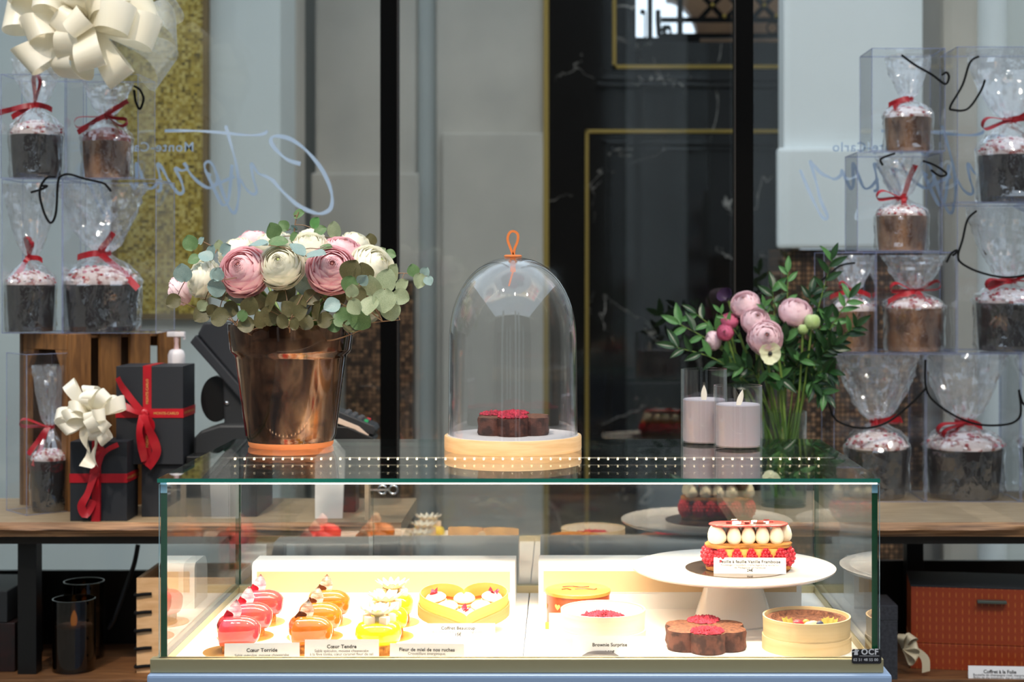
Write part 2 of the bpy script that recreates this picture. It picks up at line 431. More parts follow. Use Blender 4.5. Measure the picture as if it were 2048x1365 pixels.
CREAM_RIBBON = leafmat('cream satin', lin(253, 249, 236), lin(250, 243, 220), 0.32, 0.25, 6)
TULLE = glass('glitter tulle', (0.93, 0.93, 0.90, 1), 0.06, rough=0.25, haze=0.2, hcol=(0.9, 0.9, 0.84, 1), bump=0.5, bscale=300)
RED_RIBBON = mat('red satin', lin(178, 22, 36), 0.38, col2=lin(150, 12, 28), nscale=12, spec=0.5)
GOLD_PRINT = mat('gold print', lin(226, 176, 100), 0.4, 0.4)
CORD = mat('black cord', lin(12, 12, 14), 0.8, spec=0.2)
GIFT_BLACK = mat('matt black card', lin(38, 40, 45), 0.55, spec=0.35, bump=0.04, bscale=300)
PLASTIC_BLACK = mat('black plastic', lin(34, 36, 39), 0.45)
PLASTIC_DEEP = mat('deep black plastic', lin(12, 12, 13), 0.4)
PLASTIC_WHITE = mat('white plastic', lin(236, 228, 228), 0.35)
CHROME = mat('chrome', lin(205, 205, 205), 0.12, 1.0)
PAPER = mat('white card', lin(244, 240, 238), 0.7)
INK = mat('grey ink', lin(48, 44, 44), 0.7)
INK_SOFT = mat('light grey ink', lin(84, 78, 78), 0.7)
CARD_WHITE = mat('white lacquer', lin(240, 238, 234), 0.35)
RISER_BEIGE = mat('beige inset', lin(222, 190, 146), 0.6)
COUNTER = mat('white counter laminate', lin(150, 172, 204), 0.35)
RAIL = mat('champagne metal', lin(196, 184, 146), 0.42, 0.75)
CHINA = mat('white china', lin(243, 239, 236), 0.12, coat=0.5)
DARK_BOARD = mat('dark mirror board', lin(92, 74, 58), 0.12, 0.6)
GOLD_BOARD = mat('gold cake board', lin(214, 160, 86), 0.3, 0.6)

PANE_DARK = mat('dark baking paper', lin(36, 23, 20), 0.6, col2=lin(18, 12, 11), nscale=10, stretch=(1, 1, .3))
PANE_TAN = mat('tan baking paper', lin(150, 106, 70), 0.65, col2=lin(78, 46, 28), nscale=26, stretch=(1, 1, .5), lo=.4, hi=.6)
ICING = mat('icing crust', lin(232, 216, 212), 0.8, col2=lin(158, 74, 66), nscale=60, lo=0.5, hi=0.62, bump=0.6, bscale=120)
SUGAR = mat('pearl sugar', lin(242, 236, 236), 0.6)
PRALINE = mat('pink praline', lin(186, 44, 58), 0.4)
CRUST_RED = mat('red crust', lin(150, 48, 38), 0.7, col2=lin(110, 40, 28), nscale=40, bump=0.5, bscale=120)

BROWNIE = mat('chocolate cake', lin(98, 56, 44), 0.75, col2=lin(58, 29, 23), nscale=70, lo=.42, hi=.58, bump=0.9, bscale=140)
BROWNIE_TOP = mat('chocolate crumb top', lin(132, 84, 58), 0.85, col2=lin(84, 46, 32), nscale=220, bump=0.9, bscale=320)
CRUMB_RED = mat('freeze-dried raspberry', lin(214, 48, 78), 0.7, col2=lin(132, 12, 34), nscale=160)
PINK_GLAZE = mat('pink mirror glaze', lin(240, 54, 84), 0.06, col2=lin(244, 80, 52), nscale=14, coat=1.0, sss=0.15)
CARAMEL_GLAZE = mat('caramel mirror glaze', lin(178, 92, 30), 0.06, col2=lin(190, 112, 34), nscale=12, coat=1.0, sss=0.1)
LEMON_GLAZE = mat('lemon glaze', lin(250, 226, 20), 0.1, col2=lin(246, 206, 26), nscale=12, coat=1.0, sss=0.15)
BISCUIT = mat('biscuit base', lin(196, 140, 66), 0.85, col2=lin(128, 76, 26), nscale=160, bump=1.0, bscale=240)
PETAL_PINK_CHOC = mat('marbled pink chocolate', lin(196, 120, 140), 0.25, col2=lin(240, 226, 226), nscale=60, stretch=(1, 1, 3))
PETAL_PINK_DARK = mat('deep pink chocolate', lin(176, 28, 60), 0.3)
PETAL_BROWN_CHOC = mat('marbled milk chocolate', lin(150, 100, 70), 0.25, col2=lin(226, 214, 204), nscale=60, stretch=(1, 1, 3))
PETAL_BROWN_DARK = mat('dark chocolate', lin(96, 48, 24), 0.3)
WHITE_CHOC = mat('white chocolate petal', lin(248, 246, 238), 0.45)
MACARON_W = mat('white macaron', lin(246, 236, 224), 0.55, sss=0.1)
MACARON_B = mat('beige macaron', lin(240, 214, 166), 0.55, sss=0.1)
FILLING = mat('macaron filling', lin(206, 120, 84), 0.6)
ROSE_PETAL = mat('dried rose petal', lin(190, 24, 60), 0.6)
TAN_LEATHER = mat('tan leather', lin(206, 116, 56), 0.5)
CREAM = mat('vanilla cream', lin(250, 240, 214), 0.4, sss=0.1)
PASTRY = mat('puff pastry', lin(206, 140, 60), 0.75, col2=lin(140, 82, 26), nscale=50, stretch=(1, 1, 9), bump=0.8, bscale=90)
RASPBERRY = mat('raspberry', lin(208, 40, 56), 0.35, col2=lin(180, 24, 44), nscale=60, sss=0.15)
RED_SLAB = mat('red chocolate sheet', lin(206, 84, 80), 0.15, coat=0.6)
SILVER_LEAF = mat('silver leaf', lin(240, 238, 232), 0.2, 0.8)
GOLD_LEAF = mat('gold leaf', lin(240, 196, 90), 0.25, 0.9)
ALMOND = mat('almond', lin(226, 180, 136), 0.5)
BLUEBERRY = mat('blueberry', lin(58, 66, 92), 0.5)
PLEAT = mat('white pleated paper', lin(246, 240, 226), 0.7)
DRUM_BROWN = mat('brown printed drum', lin(126, 62, 34), 0.3, col2=lin(178, 76, 36), nscale=18)
DRUM_LID = mat('amber lid', lin(210, 140, 62), 0.3)
DRUM_HEART = mat('pale orange heart print', lin(226, 160, 96), 0.45)
WAX = mat('white wax', lin(206, 194, 194), 0.55, sss=0.3)
FLAME_PLASTIC = mat('ivory flame blade', lin(250, 238, 214), 0.5, emit=(1, .85, .6, 1), estr=0.25)
FLAME = glow('led flame', (1.0, 0.42, 0.06, 1), 1.6)
LED = glow('warm led', (1.0, 0.80, 0.52, 1), 14.0)
EDGE_GLOW = glow('lit glass edge glow', (1.0, 0.86, 0.74, 1), 2.6)

def copper():
    nt = NT('copper brown glaze'); b = nt.n('BsdfPrincipled'); b.inputs['Metallic'].default_value = 0.75; b.inputs['Coat Weight'].default_value = 0.5; b.inputs['Coat Roughness'].default_value = 0.03
    tc = nt.n('TexCoord'); mp = nt.n('Mapping'); mp.inputs['Scale'].default_value = (1, 1, 0.4); nt.l(tc.outputs['Object'], mp.inputs[0])
    no = nt.n('TexNoise'); no.inputs['Scale'].default_value = 24; no.inputs['Detail'].default_value = 5; no.inputs['Distortion'].default_value = 0.8; nt.l(mp.outputs[0], no.inputs['Vector'])
    nt.l(ramp(nt, no.outputs['Fac'], [(0.34, lin(40, 22, 15)), (0.48, lin(88, 58, 42)), (0.60, lin(120, 90, 68)), (0.75, lin(66, 42, 32))]), b.inputs['Base Color'])
    nt.l(ramp(nt, no.outputs['Fac'], [(0.3, (0.06,) * 3 + (1,)), (0.7, (0.2,) * 3 + (1,))]), b.inputs['Roughness'])
    bp = nt.n('Bump'); bp.inputs['Strength'].default_value = 0.12; bp.inputs['Distance'].default_value = 0.002
    nt.l(no.outputs['Fac'], bp.inputs['Height']); nt.l(bp.outputs[0], b.inputs['Normal'])
    nt.surf(b.outputs[0]); return nt.m
COPPER = copper()
FOOT_ORANGE = mat('glow-tinted orange', lin(206, 124, 72), 0.8)  # orange of the LED light from below, put into the foot colour

PINK = leafmat('pink petal', lin(251, 206, 212), lin(253, 222, 226), 0.55, 0.3)
PINK_PALE = leafmat('pale pink petal', lin(252, 222, 229), lin(253, 234, 238), 0.55, 0.3)
PINK_DEEP = leafmat('deep pink petal', lin(226, 116, 158), lin(238, 150, 178), 0.55, 0.3)
IVORY = leafmat('ivory petal', lin(253, 251, 240), lin(250, 247, 228), 0.55, 0.3)
HEART_GREEN = leafmat('green flower heart', lin(196, 214, 130), lin(230, 232, 180), 0.55, 0.3)
HEART_ROSE = leafmat('dusky flower heart', lin(176, 120, 110), lin(206, 140, 140), 0.55, 0.3)
PURPLE_DARK = leafmat('aubergine petal', lin(52, 34, 62), lin(70, 48, 84), 0.5, 0.2)
LEAF_BLUE = leafmat('blue grey eucalyptus', lin(120, 148, 146), lin(148, 170, 168), 0.5, 0.2)
LEAF_GREEN = leafmat('green eucalyptus', lin(82, 116, 72), lin(110, 138, 92), 0.5, 0.25)
LEAF_PALE = leafmat('pale green eucalyptus', lin(140, 156, 122), lin(170, 180, 148), 0.5, 0.3)
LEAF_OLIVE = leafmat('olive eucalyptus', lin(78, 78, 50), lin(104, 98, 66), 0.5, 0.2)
LEAF_DARK = leafmat('dark glossy leaf', lin(24, 52, 26), lin(40, 76, 38), 0.35, 0.15)
LEAF_FRESH = leafmat('fresh green leaf', lin(70, 120, 66), lin(96, 146, 84), 0.4, 0.25)
STEM = mat('green stem', lin(110, 138, 62), 0.5)
STEM_BROWN = mat('reddish stem', lin(120, 92, 66), 0.6)
WATER = glass('vase water', (0.80, 0.88, 0.78, 1), 0.02)
DECAL = mat('pale blue window lettering', lin(158, 180, 204), 0.6)

# ------------------------------------------------------------------ setting: hall around the stand
struct('floor', MB().box(-5, 5, -5, 9, -0.05, 0.0), FLOOR_M, smooth=False)
struct('wall_left', MB().box(-5.1, -5, -5, 9, 0, 5.0), PLASTER, smooth=False)
struct('wall_right', MB().box(5, 5.1, -5, 9, 0, 5.0), PLASTER, smooth=False)
struct('wall_back', MB().box(-5.1, 5.1, -5.1, -5, 0, 5.0), PANELLING, smooth=False)

# window between the stand and the far hall: three panes, two black mullions, mirrored lettering
YW = 3.68
win = thing('window_1', None, None); win['kind'] = 'structure'
for a, b in ((-2.6, px(764, YW)), (px(793, YW), px(1472, YW)), (px(1503, YW), 2.6)):
    MB().box(a, b, YW, YW + 0.008, 0.0, 4.2).build('pane', WIN_GLASS, win, smooth=False)
for a, b in ((762, 796), (1469, 1505)):
    m = MB().box(px(a, YW), px(b, YW), YW - 0.02, YW + 0.04, 0, 4.3)
    m.build('mullion', BLACK_METAL, win, smooth=False, bevel=0.002)
MB().box(px(796, YW), px(798.5, YW), YW - 0.024, YW - 0.02, 0, 4.3).build('mullion_bead', STEEL_DARK, win, smooth=False)
MB().box(px(1467, YW), px(1469, YW), YW - 0.024, YW - 0.02, 0, 4.3).build('mullion_bead', STEEL_DARK, win, smooth=False)

def z1(pts): return [(400 + x / 2.844, y / 2.844) for x, y in pts]
def z2(pts): return [(x / 3.412, y / 3.412) for x, y in pts]
def z3(pts): return [(1540 + x / 2.967 - 1433, 60 + y / 2.967) for x, y in pts]
STROKES = [
    (z1([(572, 933), (500, 910), (440, 860), (405, 812), (412, 780), (460, 776), (530, 800), (610, 862), (690, 960), (738, 1060), (752, 1140), (738, 1192), (692, 1215), (640, 1208), (560, 1170), (480, 1100), (410, 1022)]), 1.5),
    (z1([(410, 1022), (365, 1000), (330, 985), (292, 930), (302, 1010), (322, 1085), (305, 1106), (268, 1082), (228, 1020)]), 1.1),
    (z1([(146, 715), (170, 800), (200, 910), (218, 1010), (222, 1100), (208, 1190), (192, 1212), (165, 1180), (135, 1110), (105, 1020), (70, 930)]), 1.2),
    (z1([(-200, 745), (-100, 744), (0, 746), (120, 755), (240, 767), (320, 769), (370, 758), (382, 742)]), 1.1),
    (z2([(1600, 1205), (1520, 1240), (1440, 1283), (1380, 1262), (1310, 1200), (1255, 1112)]), 1.2),
    (z2([(1440, 1283), (1480, 1240), (1470, 1160), (1430, 1105), (1398, 1120), (1405, 1170), (1440, 1200)]), 1.0),
    (z2([(1255, 1112), (1278, 1150), (1240, 1165), (1196, 1150), (1235, 1230), (1252, 1305), (1215, 1318), (1150, 1230), (1108, 1150), (1075, 1120), (1090, 1200), (1098, 1290), (1070, 1305)]), 1.2),
    (z3([(1060, 800), (1040, 1000), (1010, 1040), (980, 1000), (900, 830)]), 1.2),
    (z3([(640, 880), (600, 930), (560, 940), (530, 880), (500, 800), (490, 800), (495, 900), (485, 945), (470, 930), (440, 862), (425, 830), (420, 862), (385, 885), (345, 872), (300, 848), (258, 800), (238, 778), (250, 820), (275, 910), (300, 1010), (335, 1090), (342, 1115), (325, 1122), (300, 1098), (260, 1020), (220, 930), (178, 830)]), 1.2)]
for off in (0, 1433):
    m = MB()
    for pts, w in STROKES:
        q = smooth_path([P(x + off, y, YW - 0.002) for x, y in pts], 5)
        q = [Vector((a.x, YW - 0.0025, a.z)) for a in q]
        sides = []
        for i in range(len(q)): q[i].y = YW - 0.0025 - 0.00006 * STROKES.index((pts, w)) - 1e-6 * i
        for i in range(len(q)):
            d = (q[min(i + 1, len(q) - 1)] - q[max(i - 1, 0)]); d.y = 0; d.normalize()
            k = 0.7 + 0.6 * abs(math.sin(i * 0.23 + w))
            sides.append(Vector((-d.z, 0, d.x)) * (w * 2.2 * k * m_at(YW)))
        m.strip(q, sides)
    m.build('lettering', DECAL, win, smooth=False)
    m = MB(); c = P(310 + off, 303, YW - 0.002); c.y = YW - 0.0025
    put_text(m, 'Monte-Carlo', 0.0305, Matrix.Translation(c) @ FACE, 0.012, True, 1.12)
    m.build('lettering', DECAL, win, smooth=False)

# far hall: stone piers, gold mosaic, dark marble
def block(name, x0, x1, y0, y1, Y, depth, m, ztop=None, zbot=None, **kw):
    z_t = pz(y0, Y) if ztop is None else ztop
    z_b = pz(y1, Y) if zbot is None else zbot
    return struct(name, MB().box(px(x0, Y), px(x1, Y), Y, Y + depth, z_b, z_t), m, smooth=False, **kw)
block('wall_far', -1700, 1150, 0, 0, 7.4, 0.1, STONE_DARK, 4.6, 0)
block('trim_1', -420, 561, 0, 0, 5.25, 0.30, STONE_COOL, 4.6, 0, bevel=0.01)
pnl = thing('gold_mosaic_panel', 'gold glass mosaic panel in a thin bronze frame behind the stacked boxes', 'panel', (px(320, 5.2), 5.24, pz(300, 5.2)))
gx0, gx1, gz0, gz1 = px(232, 5.2) - pnl.location.x, px(404, 5.2) - pnl.location.x, pz(627, 5.2) - pnl.location.z, 1.6
MB().box(gx0, gx1, -0.03, 0.0, gz0, gz1).build('mosaic', GOLD_MOSAIC, pnl, smooth=False)
fr = mat('bronze frame', lin(120, 98, 62), 0.5, 0.3)
MB().box(gx1, gx1 + 0.017, -0.036, 0.0, gz0 - 0.02, gz1).build('frame_bar', fr, pnl, smooth=False)
MB().box(gx0 - 0.017, gx0, -0.036, 0.0, gz0 - 0.02, gz1).build('frame_bar', fr, pnl, smooth=False)
MB().box(gx0, gx1, -0.036, 0.0, gz0 - 0.02, gz0).build('frame_bar', fr, pnl, smooth=False)
block('trim_2', 561, 592, 0, 0, 5.7, 0.2, STONE_WARM, 4.6, 0)
block('trim_3', 585, 640, 0, 0, 6.5, 0.2, STONE_DARK, 4.6, 0)
block('trim_4', 630, 832, 0, 0, 6.0, 0.5, STONE_WARM, 4.6, 0, bevel=0.012)
block('trim_5', 622, 838, 346, 0, 5.97, 0.03, STONE_WARM, None, 0, bevel=0.008)
struct('trim_6', MB().lathe([(0, 0), (0.066, 0), (0.066, 4.6), (0, 4.6)], 32, (px(852, 6.15), 6.15)), STONE_COOL)
block('trim_7', 872, 1088, 0, 0, 6.02, 0.5, STONE_WARM, 4.6, 0, bevel=0.008)
block('trim_8', 884, 1088, 266, 0, 5.985, 0.035, STONE_WARM, None, 0, bevel=0.006)
block('trim_9', 1087, 1097, 0, 0, 5.98, 0.12, BRASS_DULL, 4.6, 0)
block('trim_10', 690, 826, 560, 0, 5.85, 0.1, BROWN_MOSAIC, None, 0)
# marble wall with raised panels, moulding ribs, brass inlay and an opening in place of a reflected window
YM = 6.2
zo = pz(84, YM)
struct('wall_marble', MB().box(px(1097, YM), px(1600, YM), YM, YM + 0.1, 0, zo).box(px(1097, YM), px(1272, YM), YM, YM + 0.1, zo, 4.6).box(px(1575, YM), px(1600, YM), YM, YM + 0.1, zo, 4.6), MARBLE, smooth=False)
def ring(nm, x0, y0, x1, zb, w, d, m, Y=YM):
    """upper frame of a panel: left bar and a horizontal bar"""
    b = MB().box(px(x0, Y), px(x0, Y) + w, Y - d, Y, zb, pz(y0, Y)).box(px(x0, Y), px(x1, Y), Y - d, Y, pz(y0, Y) - w, pz(y0, Y))
    return struct(nm, b, m, smooth=False, bevel=0.003)
ring('trim_11', 1170, 260, 1590, 0.0, 0.014, 0.020, BRASS_DULL)
ring('trim_12', 1205, 283, 1590, 0.0, 0.018, 0.028, MARBLE)
ring('trim_13', 1216, 297, 1590, 0.0, 0.012, 0.018, MARBLE)
b = MB().box(px(1225, YM), px(1232, YM), YM - 0.02, YM, pz(138, YM), 4.6).box(px(1225, YM), px(1590, YM), YM - 0.02, YM, pz(138, YM), pz(131, YM))
struct('trim_14', b, BRASS_DULL, smooth=False)
b = MB().box(px(1206, YM), px(1590, YM), YM - 0.03, YM, pz(163, YM), pz(154, YM)).box(px(1194, YM), px(1590, YM), YM - 0.045, YM, pz(177, YM), pz(168, YM))
struct('trim_15', b, MARBLE, smooth=False, bevel=0.003)
# grille and sky opening stand in for a window mirrored in the polished marble
gr = thing('reflection_grille', 'black wrought iron grille with square spiral built in place of a marble reflection', 'grille', (px(1340, 6.3), 6.3, zo))
def gp(x, y): q = P(x, y, 6.3); return (q.x - gr.location.x, 0, q.z - gr.location.z)
for a, b_, w in (((1300, -200), (1300, 84), 10), ((1360, -200), (1360, 84), 11), ((1272, 80), (1400, 80), 5), ((1322, 40), (1580, 40), 5), ((1316, 72), (1580, 72), 6), ((1290, 24), (1290, 84), 3), ((1280, 24), (1290, 24), 3)):
    MB().bar(gp(*a), gp(*b_), w * m_at(6.3), 0.02).build('bar', BLACK_METAL, gr, smooth=False)
sp = [(1316, 72), (1316, 40), (1318, 72), (1341, 72), (1341, 55), (1325, 55), (1325, 64), (1333, 64)]
for a, b_ in zip(sp, sp[1:]):
    MB().bar(gp(*a), gp(*b_), 4.5 * m_at(6.3), 0.02).build('spiral_bar', BLACK_METAL, gr, smooth=False)
MB().bar(gp(1316, 20), gp(1316, 40), 0.02, 0.02).build('bar', BLACK_METAL, gr, smooth=False)
for x0 in (1400, 1452, 1504, 1556):
    for a, b_ in (((x0, 38), (x0 + 24, 12)), ((x0 + 48, 38), (x0 + 24, 12)), ((x0 + 24, 12), (x0, -14)), ((x0 + 24, 12), (x0 + 48, -14))):
        MB().bar(gp(*a), gp(*b_), 4 * m_at(6.3), 0.02).build('lattice_bar', BLACK_METAL, gr, smooth=False)
    q = gp(x0 + 24, 12); MB().ball((q[0], -0.015, q[2]), 0.009).build('gilt_boss', BRASS, gr)
    q = gp(x0 + 48, 34); MB().ball((q[0], -0.015, q[2]), 0.009).build('gilt_boss', BRASS, gr)
for x0 in (1545, 1480):
    c = Vector(gp(x0, 56)); MB().tube([c + Vector((0.022 * math.cos(t * PI / 8), 0, 0.022 * math.sin(t * PI / 8))) for t in range(17)], 0.004, 6).build('ring', BLACK_METAL, gr)
arch = [(px(1334, 6.42), pz(-40, 6.42))] + [(px(1334 + 62 * math.sin(t), 6.42), pz(0 + 84 * (1 - math.cos(t)), 6.42)) for t in [k * PI / 16 for k in range(9)]] + [(px(1640, 6.42), pz(90, 6.42)), (px(1640, 6.42), 4.6), (px(1334, 6.42), 4.6)]
struct('trim_16', MB().prism(arch, 6.42, 6.5), mat('amber brown panel', lin(150, 112, 76), 0.5, col2=lin(120, 86, 58), nscale=5), smooth=False)
# white piers on the right
block('trim_17', 1567, 1846, 0, 0, 4.92, 0.12, STONE_WHITE, 4.6, pz(497, 4.9), bevel=0.006)
block('trim_18', 1555, 1848, 295, 497, 4.88, 0.04, STONE_WHITE, bevel=0.012)
block('trim_19', 1562, 1846, 499, 0, 4.95, 0.3, BROWN_MOSAIC, None, 0)
block('trim_20', 1840, 1900, 0, 0, 5.6, 0.1, mat('dark niche', lin(40, 38, 36), 0.4), 4.6, 0)
for y_ in (10, 42, 66):
    block('trim_%d' % (21 + (10, 42, 66).index(y_)), 1850, 1888, y_, y_ + 7, 5.58, 0.02, BRASS)
block('trim_24', 1884, 1966, 0, 0, 5.1, 0.3, STONE_WARM, 4.6, 0, bevel=0.03)
struct('trim_25', MB().lathe([(0, 0), (0.05, 0), (0.05, 4.6), (0, 4.6)], 32, (px(1985, 5.1), 5.12)), STONE_WHITE)
block('trim_26', 2000, 2900, 0, 0, 5.12, 0.3, STONE_COOL, 4.6, 0)
# white columns of the hall behind the viewer (seen mirrored in the marble)
for i, (x_, y_) in enumerate(((0.62, -3.2), (1.35, -3.6), (-1.9, -3.0))):
    struct('trim_%d' % (27 + i), MB().lathe([(0, 0), (0.2, 0), (0.2, 4.6), (0, 4.6)], 32, (x_, y_)), STONE_WHITE)

# ------------------------------------------------------------------ tables with live edges
def table(name, label, x0, x1, y0, y1, legs, seed):
    t = thing(name, label, 'table', ((x0 + x1) / 2, (y0 + y1) / 2, 0.0))
    lx0, lx1, ly0, ly1 = x0 - t.location.x, x1 - t.location.x, y0 - t.location.y, y1 - t.location.y
    m = MB(); n = 90; rows = []
    for i in range(n + 1):
        x = lx0 + (lx1 - lx0) * i / n
        w = lambda s, k: noise.noise(Vector((x * s + seed, k * 7.1, 0)))
        e = [(ly0 + 0.006 * w(6, 1), 1.0), (ly0 - 0.004 + 0.006 * w(9, 2), 0.994), (ly0 - 0.006 + 0.010 * w(12, 3), 0.986), (ly0 + 0.002 + 0.008 * w(14, 4), 0.979), (ly0 + 0.006 + 0.004 * w(8, 5), 0.971)]
        rows.append([(x, ly1, 1.0)] + [(x, a, z + (0.0015 * w(20, 6) if 0 < k < 4 else 0)) for k, (a, z) in enumerate(e)] + [(x, ly1, 0.971)])
    for r in rows: m.v += r
    for i in range(n):
        for k in range(7):
            a = i * 7 + k; b2 = i * 7 + (k + 1) % 7
            m.m(0 if k in (0, 5, 6) else 1).face((a, b2, b2 + 7, a + 7))
    m.m(0).face(range(7)); m.face(list(range(n * 7, n * 7 + 7))[::-1])
    m.build('tabletop', [TABLE_TOP, TABLE_EDGE], t)
    for y in (ly0 + 0.03, ly1 - 0.05):
        MB().box(lx0 + 0.01, lx1 - 0.01, y, y + 0.025, 0.952, 0.971).build('frame_rail', STEEL_DARK, t, smooth=False)
    for lx, ly in legs:
        MB().box(lx - t.location.x - 0.019, lx - t.location.x + 0.019, ly - t.location.y - 0.019, ly - t.location.y + 0.019, 0, 0.953).build('leg', PLASTIC_DEEP, t, smooth=False, bevel=0.002)
    MB().box(lx0 + 0.005, lx1 - 0.005, ly0 + 0.01, ly1 - 0.01, 0.660, 0.685).build('lower_shelf', SHELF_WOOD, t, smooth=False, bevel=0.002)
    MB().box(lx0 + 0.005, lx1 - 0.005, ly1 - 0.024, ly1 - 0.012, 0.685, 0.845).build('back_panel', PLASTIC_DEEP, t, smooth=False)
    return t
table('wooden_table', 'live-edge wooden table on dark steel legs at the left', -1.75, -0.319, 3.2, 3.54, [(-1.08, 3.27), (-0.62, 3.5), (-1.6, 3.5)], 1.3)
table('wooden_table', 'live-edge wooden table on dark steel legs at the right', 0.352, 1.75, 3.2, 3.66, [(0.785, 3.6), (1.65, 3.5), (0.45, 3.6)], 5.7)
# ------------------------------------------------------------------ display case
XL, XR, YF, YB = -0.588, 0.462, 2.34, 2.89
ZF, ZR, ZT = 0.925, 0.937, 1.198                     # tray, rail top, top of the glass lid
ct = thing('counter', 'white serving counter under the glass display case', 'counter', (-0.06, 2.6, 0.0))
MB().box(-0.539, 0.536, -0.278, 0.33, 0.0, 0.9165).build('body', COUNTER, ct, smooth=False, bevel=0.004)

case = thing('display_case', 'glass pastry display case with green glass edges and LED lighting', 'display case', (-0.06, 2.615, 0.917))
def cb(x0, x1, y0, y1, z0, z1): return MB().box(x0 + 0.06, x1 + 0.06, y0 - 2.615, y1 - 2.615, z0 - 0.917, z1 - 0.917)
fr = cb(XL - 0.009, XR + 0.004, YF - 0.006, YF + 0.012, 0.917, ZR)
fr.build('base_rail', RAIL, case, smooth=False, bevel=0.0012)
for x0 in (XL - 0.004, XR - 0.012): cb(x0, x0 + 0.016, YF + 0.012, YB, 0.917, ZR).build('base_rail', RAIL, case, smooth=False, bevel=0.0008)
cb(XL + 0.012, XR - 0.012, YB - 0.016, YB, 0.917, ZR + 0.001).build('base_rail', RAIL, case, smooth=False, bevel=0.0008)
TRAY = mat('white tray', lin(246, 242, 238), 0.4)
cb(XL + 0.012, -0.059, YF + 0.012, YB - 0.016, 0.918, ZF).build('tray', TRAY, case, smooth=False, bevel=0.0008)
cb(-0.057, XR - 0.012, YF + 0.012, YB - 0.016, 0.918, ZF).build('tray', TRAY, case, smooth=False, bevel=0.0008)

def pane(name, x0, x1, y0, y1, z0, z1, clear, edge, axis, mat_clear=CASE_GLASS):
    """glass sheet: the two big faces clear, the cut edges green; axis = thin axis"""
    m = cb(x0, x1, y0, y1, z0, z1)
    big = {'z': (0, 1), 'y': (2, 4), 'x': (3, 5)}[axis]
    m.mi = [0 if i in big else 1 for i in range(6)]
    if name == 'top_pane': m.mi = [0, 0, 1, 2, 2, 2]
    return m.build(name, [mat_clear, edge, EDGE_CLEAR], case, smooth=False)
pane('top_pane', XL, XR, YF, YB, ZT - 0.006, ZT, None, GLASS_EDGE, 'z', TOP_GLASS)
pane('front_pane', XL + 0.002, XR, YF + 0.0015, YF + 0.0065, ZR, ZT - 0.0085, None, GLASS_BEVEL, 'y')
pane('side_pane', XL + 0.003, XL + 0.0125, YF + 0.0085, YB - 0.004, ZR, ZT - 0.0065, None, GLASS_EDGE_D, 'x')
pane('side_pane', XR - 0.0105, XR - 0.002, YF + 0.0085, YB - 0.004, ZR, ZT - 0.0065, None, GLASS_EDGE_D, 'x')
pane('sliding_door', XL + 0.014, -0.338, YB - 0.012, YB - 0.007, ZR, ZT - 0.014, None, GLASS_EDGE, 'y', DOOR_GLASS)
pane('sliding_door', -0.346, XR - 0.013, YB - 0.005, YB, ZR, ZT - 0.014, None, GLASS_EDGE, 'y', DOOR_GLASS)
for x0, x1 in ((XL + 0.003, XL + 0.0125), (XR - 0.0105, XR - 0.002)):
    cb(x0, x1, YF + 0.0072, YF + 0.0084, ZT - 0.022, ZT - 0.0065).build('corner_bevel', GLASS_BEVEL, case, smooth=False)
cb(XL + 0.014, XR - 0.004, YF + 0.0008, YF + 0.0072, ZT - 0.0083, ZT - 0.0062).build('front_edge_glow', EDGE_GLOW, case, smooth=False)  # glow added for the front pane's top edge, where the LEDs catch it
cb(XL + 0.014, XR - 0.012, 2.664, 2.6655, ZT - 0.0085, ZT - 0.0065).build('led_profile', mat('led profile', lin(200, 200, 200), 0.4), case, smooth=False)
led = MB().box(-0.0014, 0.0014, -0.0015, 0.0015, -0.0018, 0.0018).mesh('led_diode', LED, smooth=False)
for i in range(62):
    link('led_diode', led, case, (-0.54 + 0.0158 * i + 0.06, 2.661 - 2.615, ZT - 0.0088 - 0.917))
# maker's plate stuck on the front pane
m = MB(); x0, x1 = px(1702, YF), px(1761, YF); z0, z1 = pz(1326, YF), pz(1297, YF); rr = 0.003
poly = []
for cx_, cz_, a0 in ((x1 - rr, z1 - rr, 0), (x0 + rr, z1 - rr, 90), (x0 + rr, z0 + rr, 180), (x1 - rr, z0 + rr, 270)):
    for k in range(5): t = R(a0 + 22.5 * k); poly.append((cx_ + rr * math.cos(t) + 0.06, cz_ + rr * math.sin(t) - 0.917))
m.prism(poly[::-1], YF - 0.0072 - 2.615, YF - 0.0062 - 2.615)
plate = m.build('maker_plate', mat('black plate', lin(34, 33, 38), 0.35), case, smooth=False)
m = MB(); yt = YF - 0.0078
def mm(x, y): return Matrix.Translation((px(x, yt) + 0.06, yt - 2.615, pz(y, yt) - 0.917)) @ FACE
put_text(m, 'OCF', 0.0118, mm(1739.5, 1310), 0.03, False, 1.1)
put_text(m, '02 51 48 55 00', 0.0056, mm(1731.5, 1323), 0.006, False, 1.05)
b0 = m.box(px(1719, yt) + .06, px(1759, yt) + .06, yt - 2.615, yt - 2.6148, pz(1313.2, yt) - .917, pz(1312.6, yt) - .917)
hand = [[(1708, 1311), (1709, 1304), (1712, 1302), (1715, 1303), (1716, 1311)], [(1704, 1304), (1709, 1303), (1709, 1305), (1704, 1305.5)], [(1709, 1303), (1711, 1299), (1712.5, 1299.5), (1711.5, 1303)], [(1712, 1302.5), (1714, 1299), (1715.5, 1300), (1714, 1303)], [(1714, 1303.5), (1717, 1300.5), (1718, 1302), (1715.6, 1305)]]
for q in hand: m.prism([(px(x, yt) + .06, pz(y, yt) - .917) for x, y in q], yt - 2.615, yt - 2.6148)
m.build('lettering', mat('plate print', lin(206, 206, 210), 0.5), plate, smooth=False)

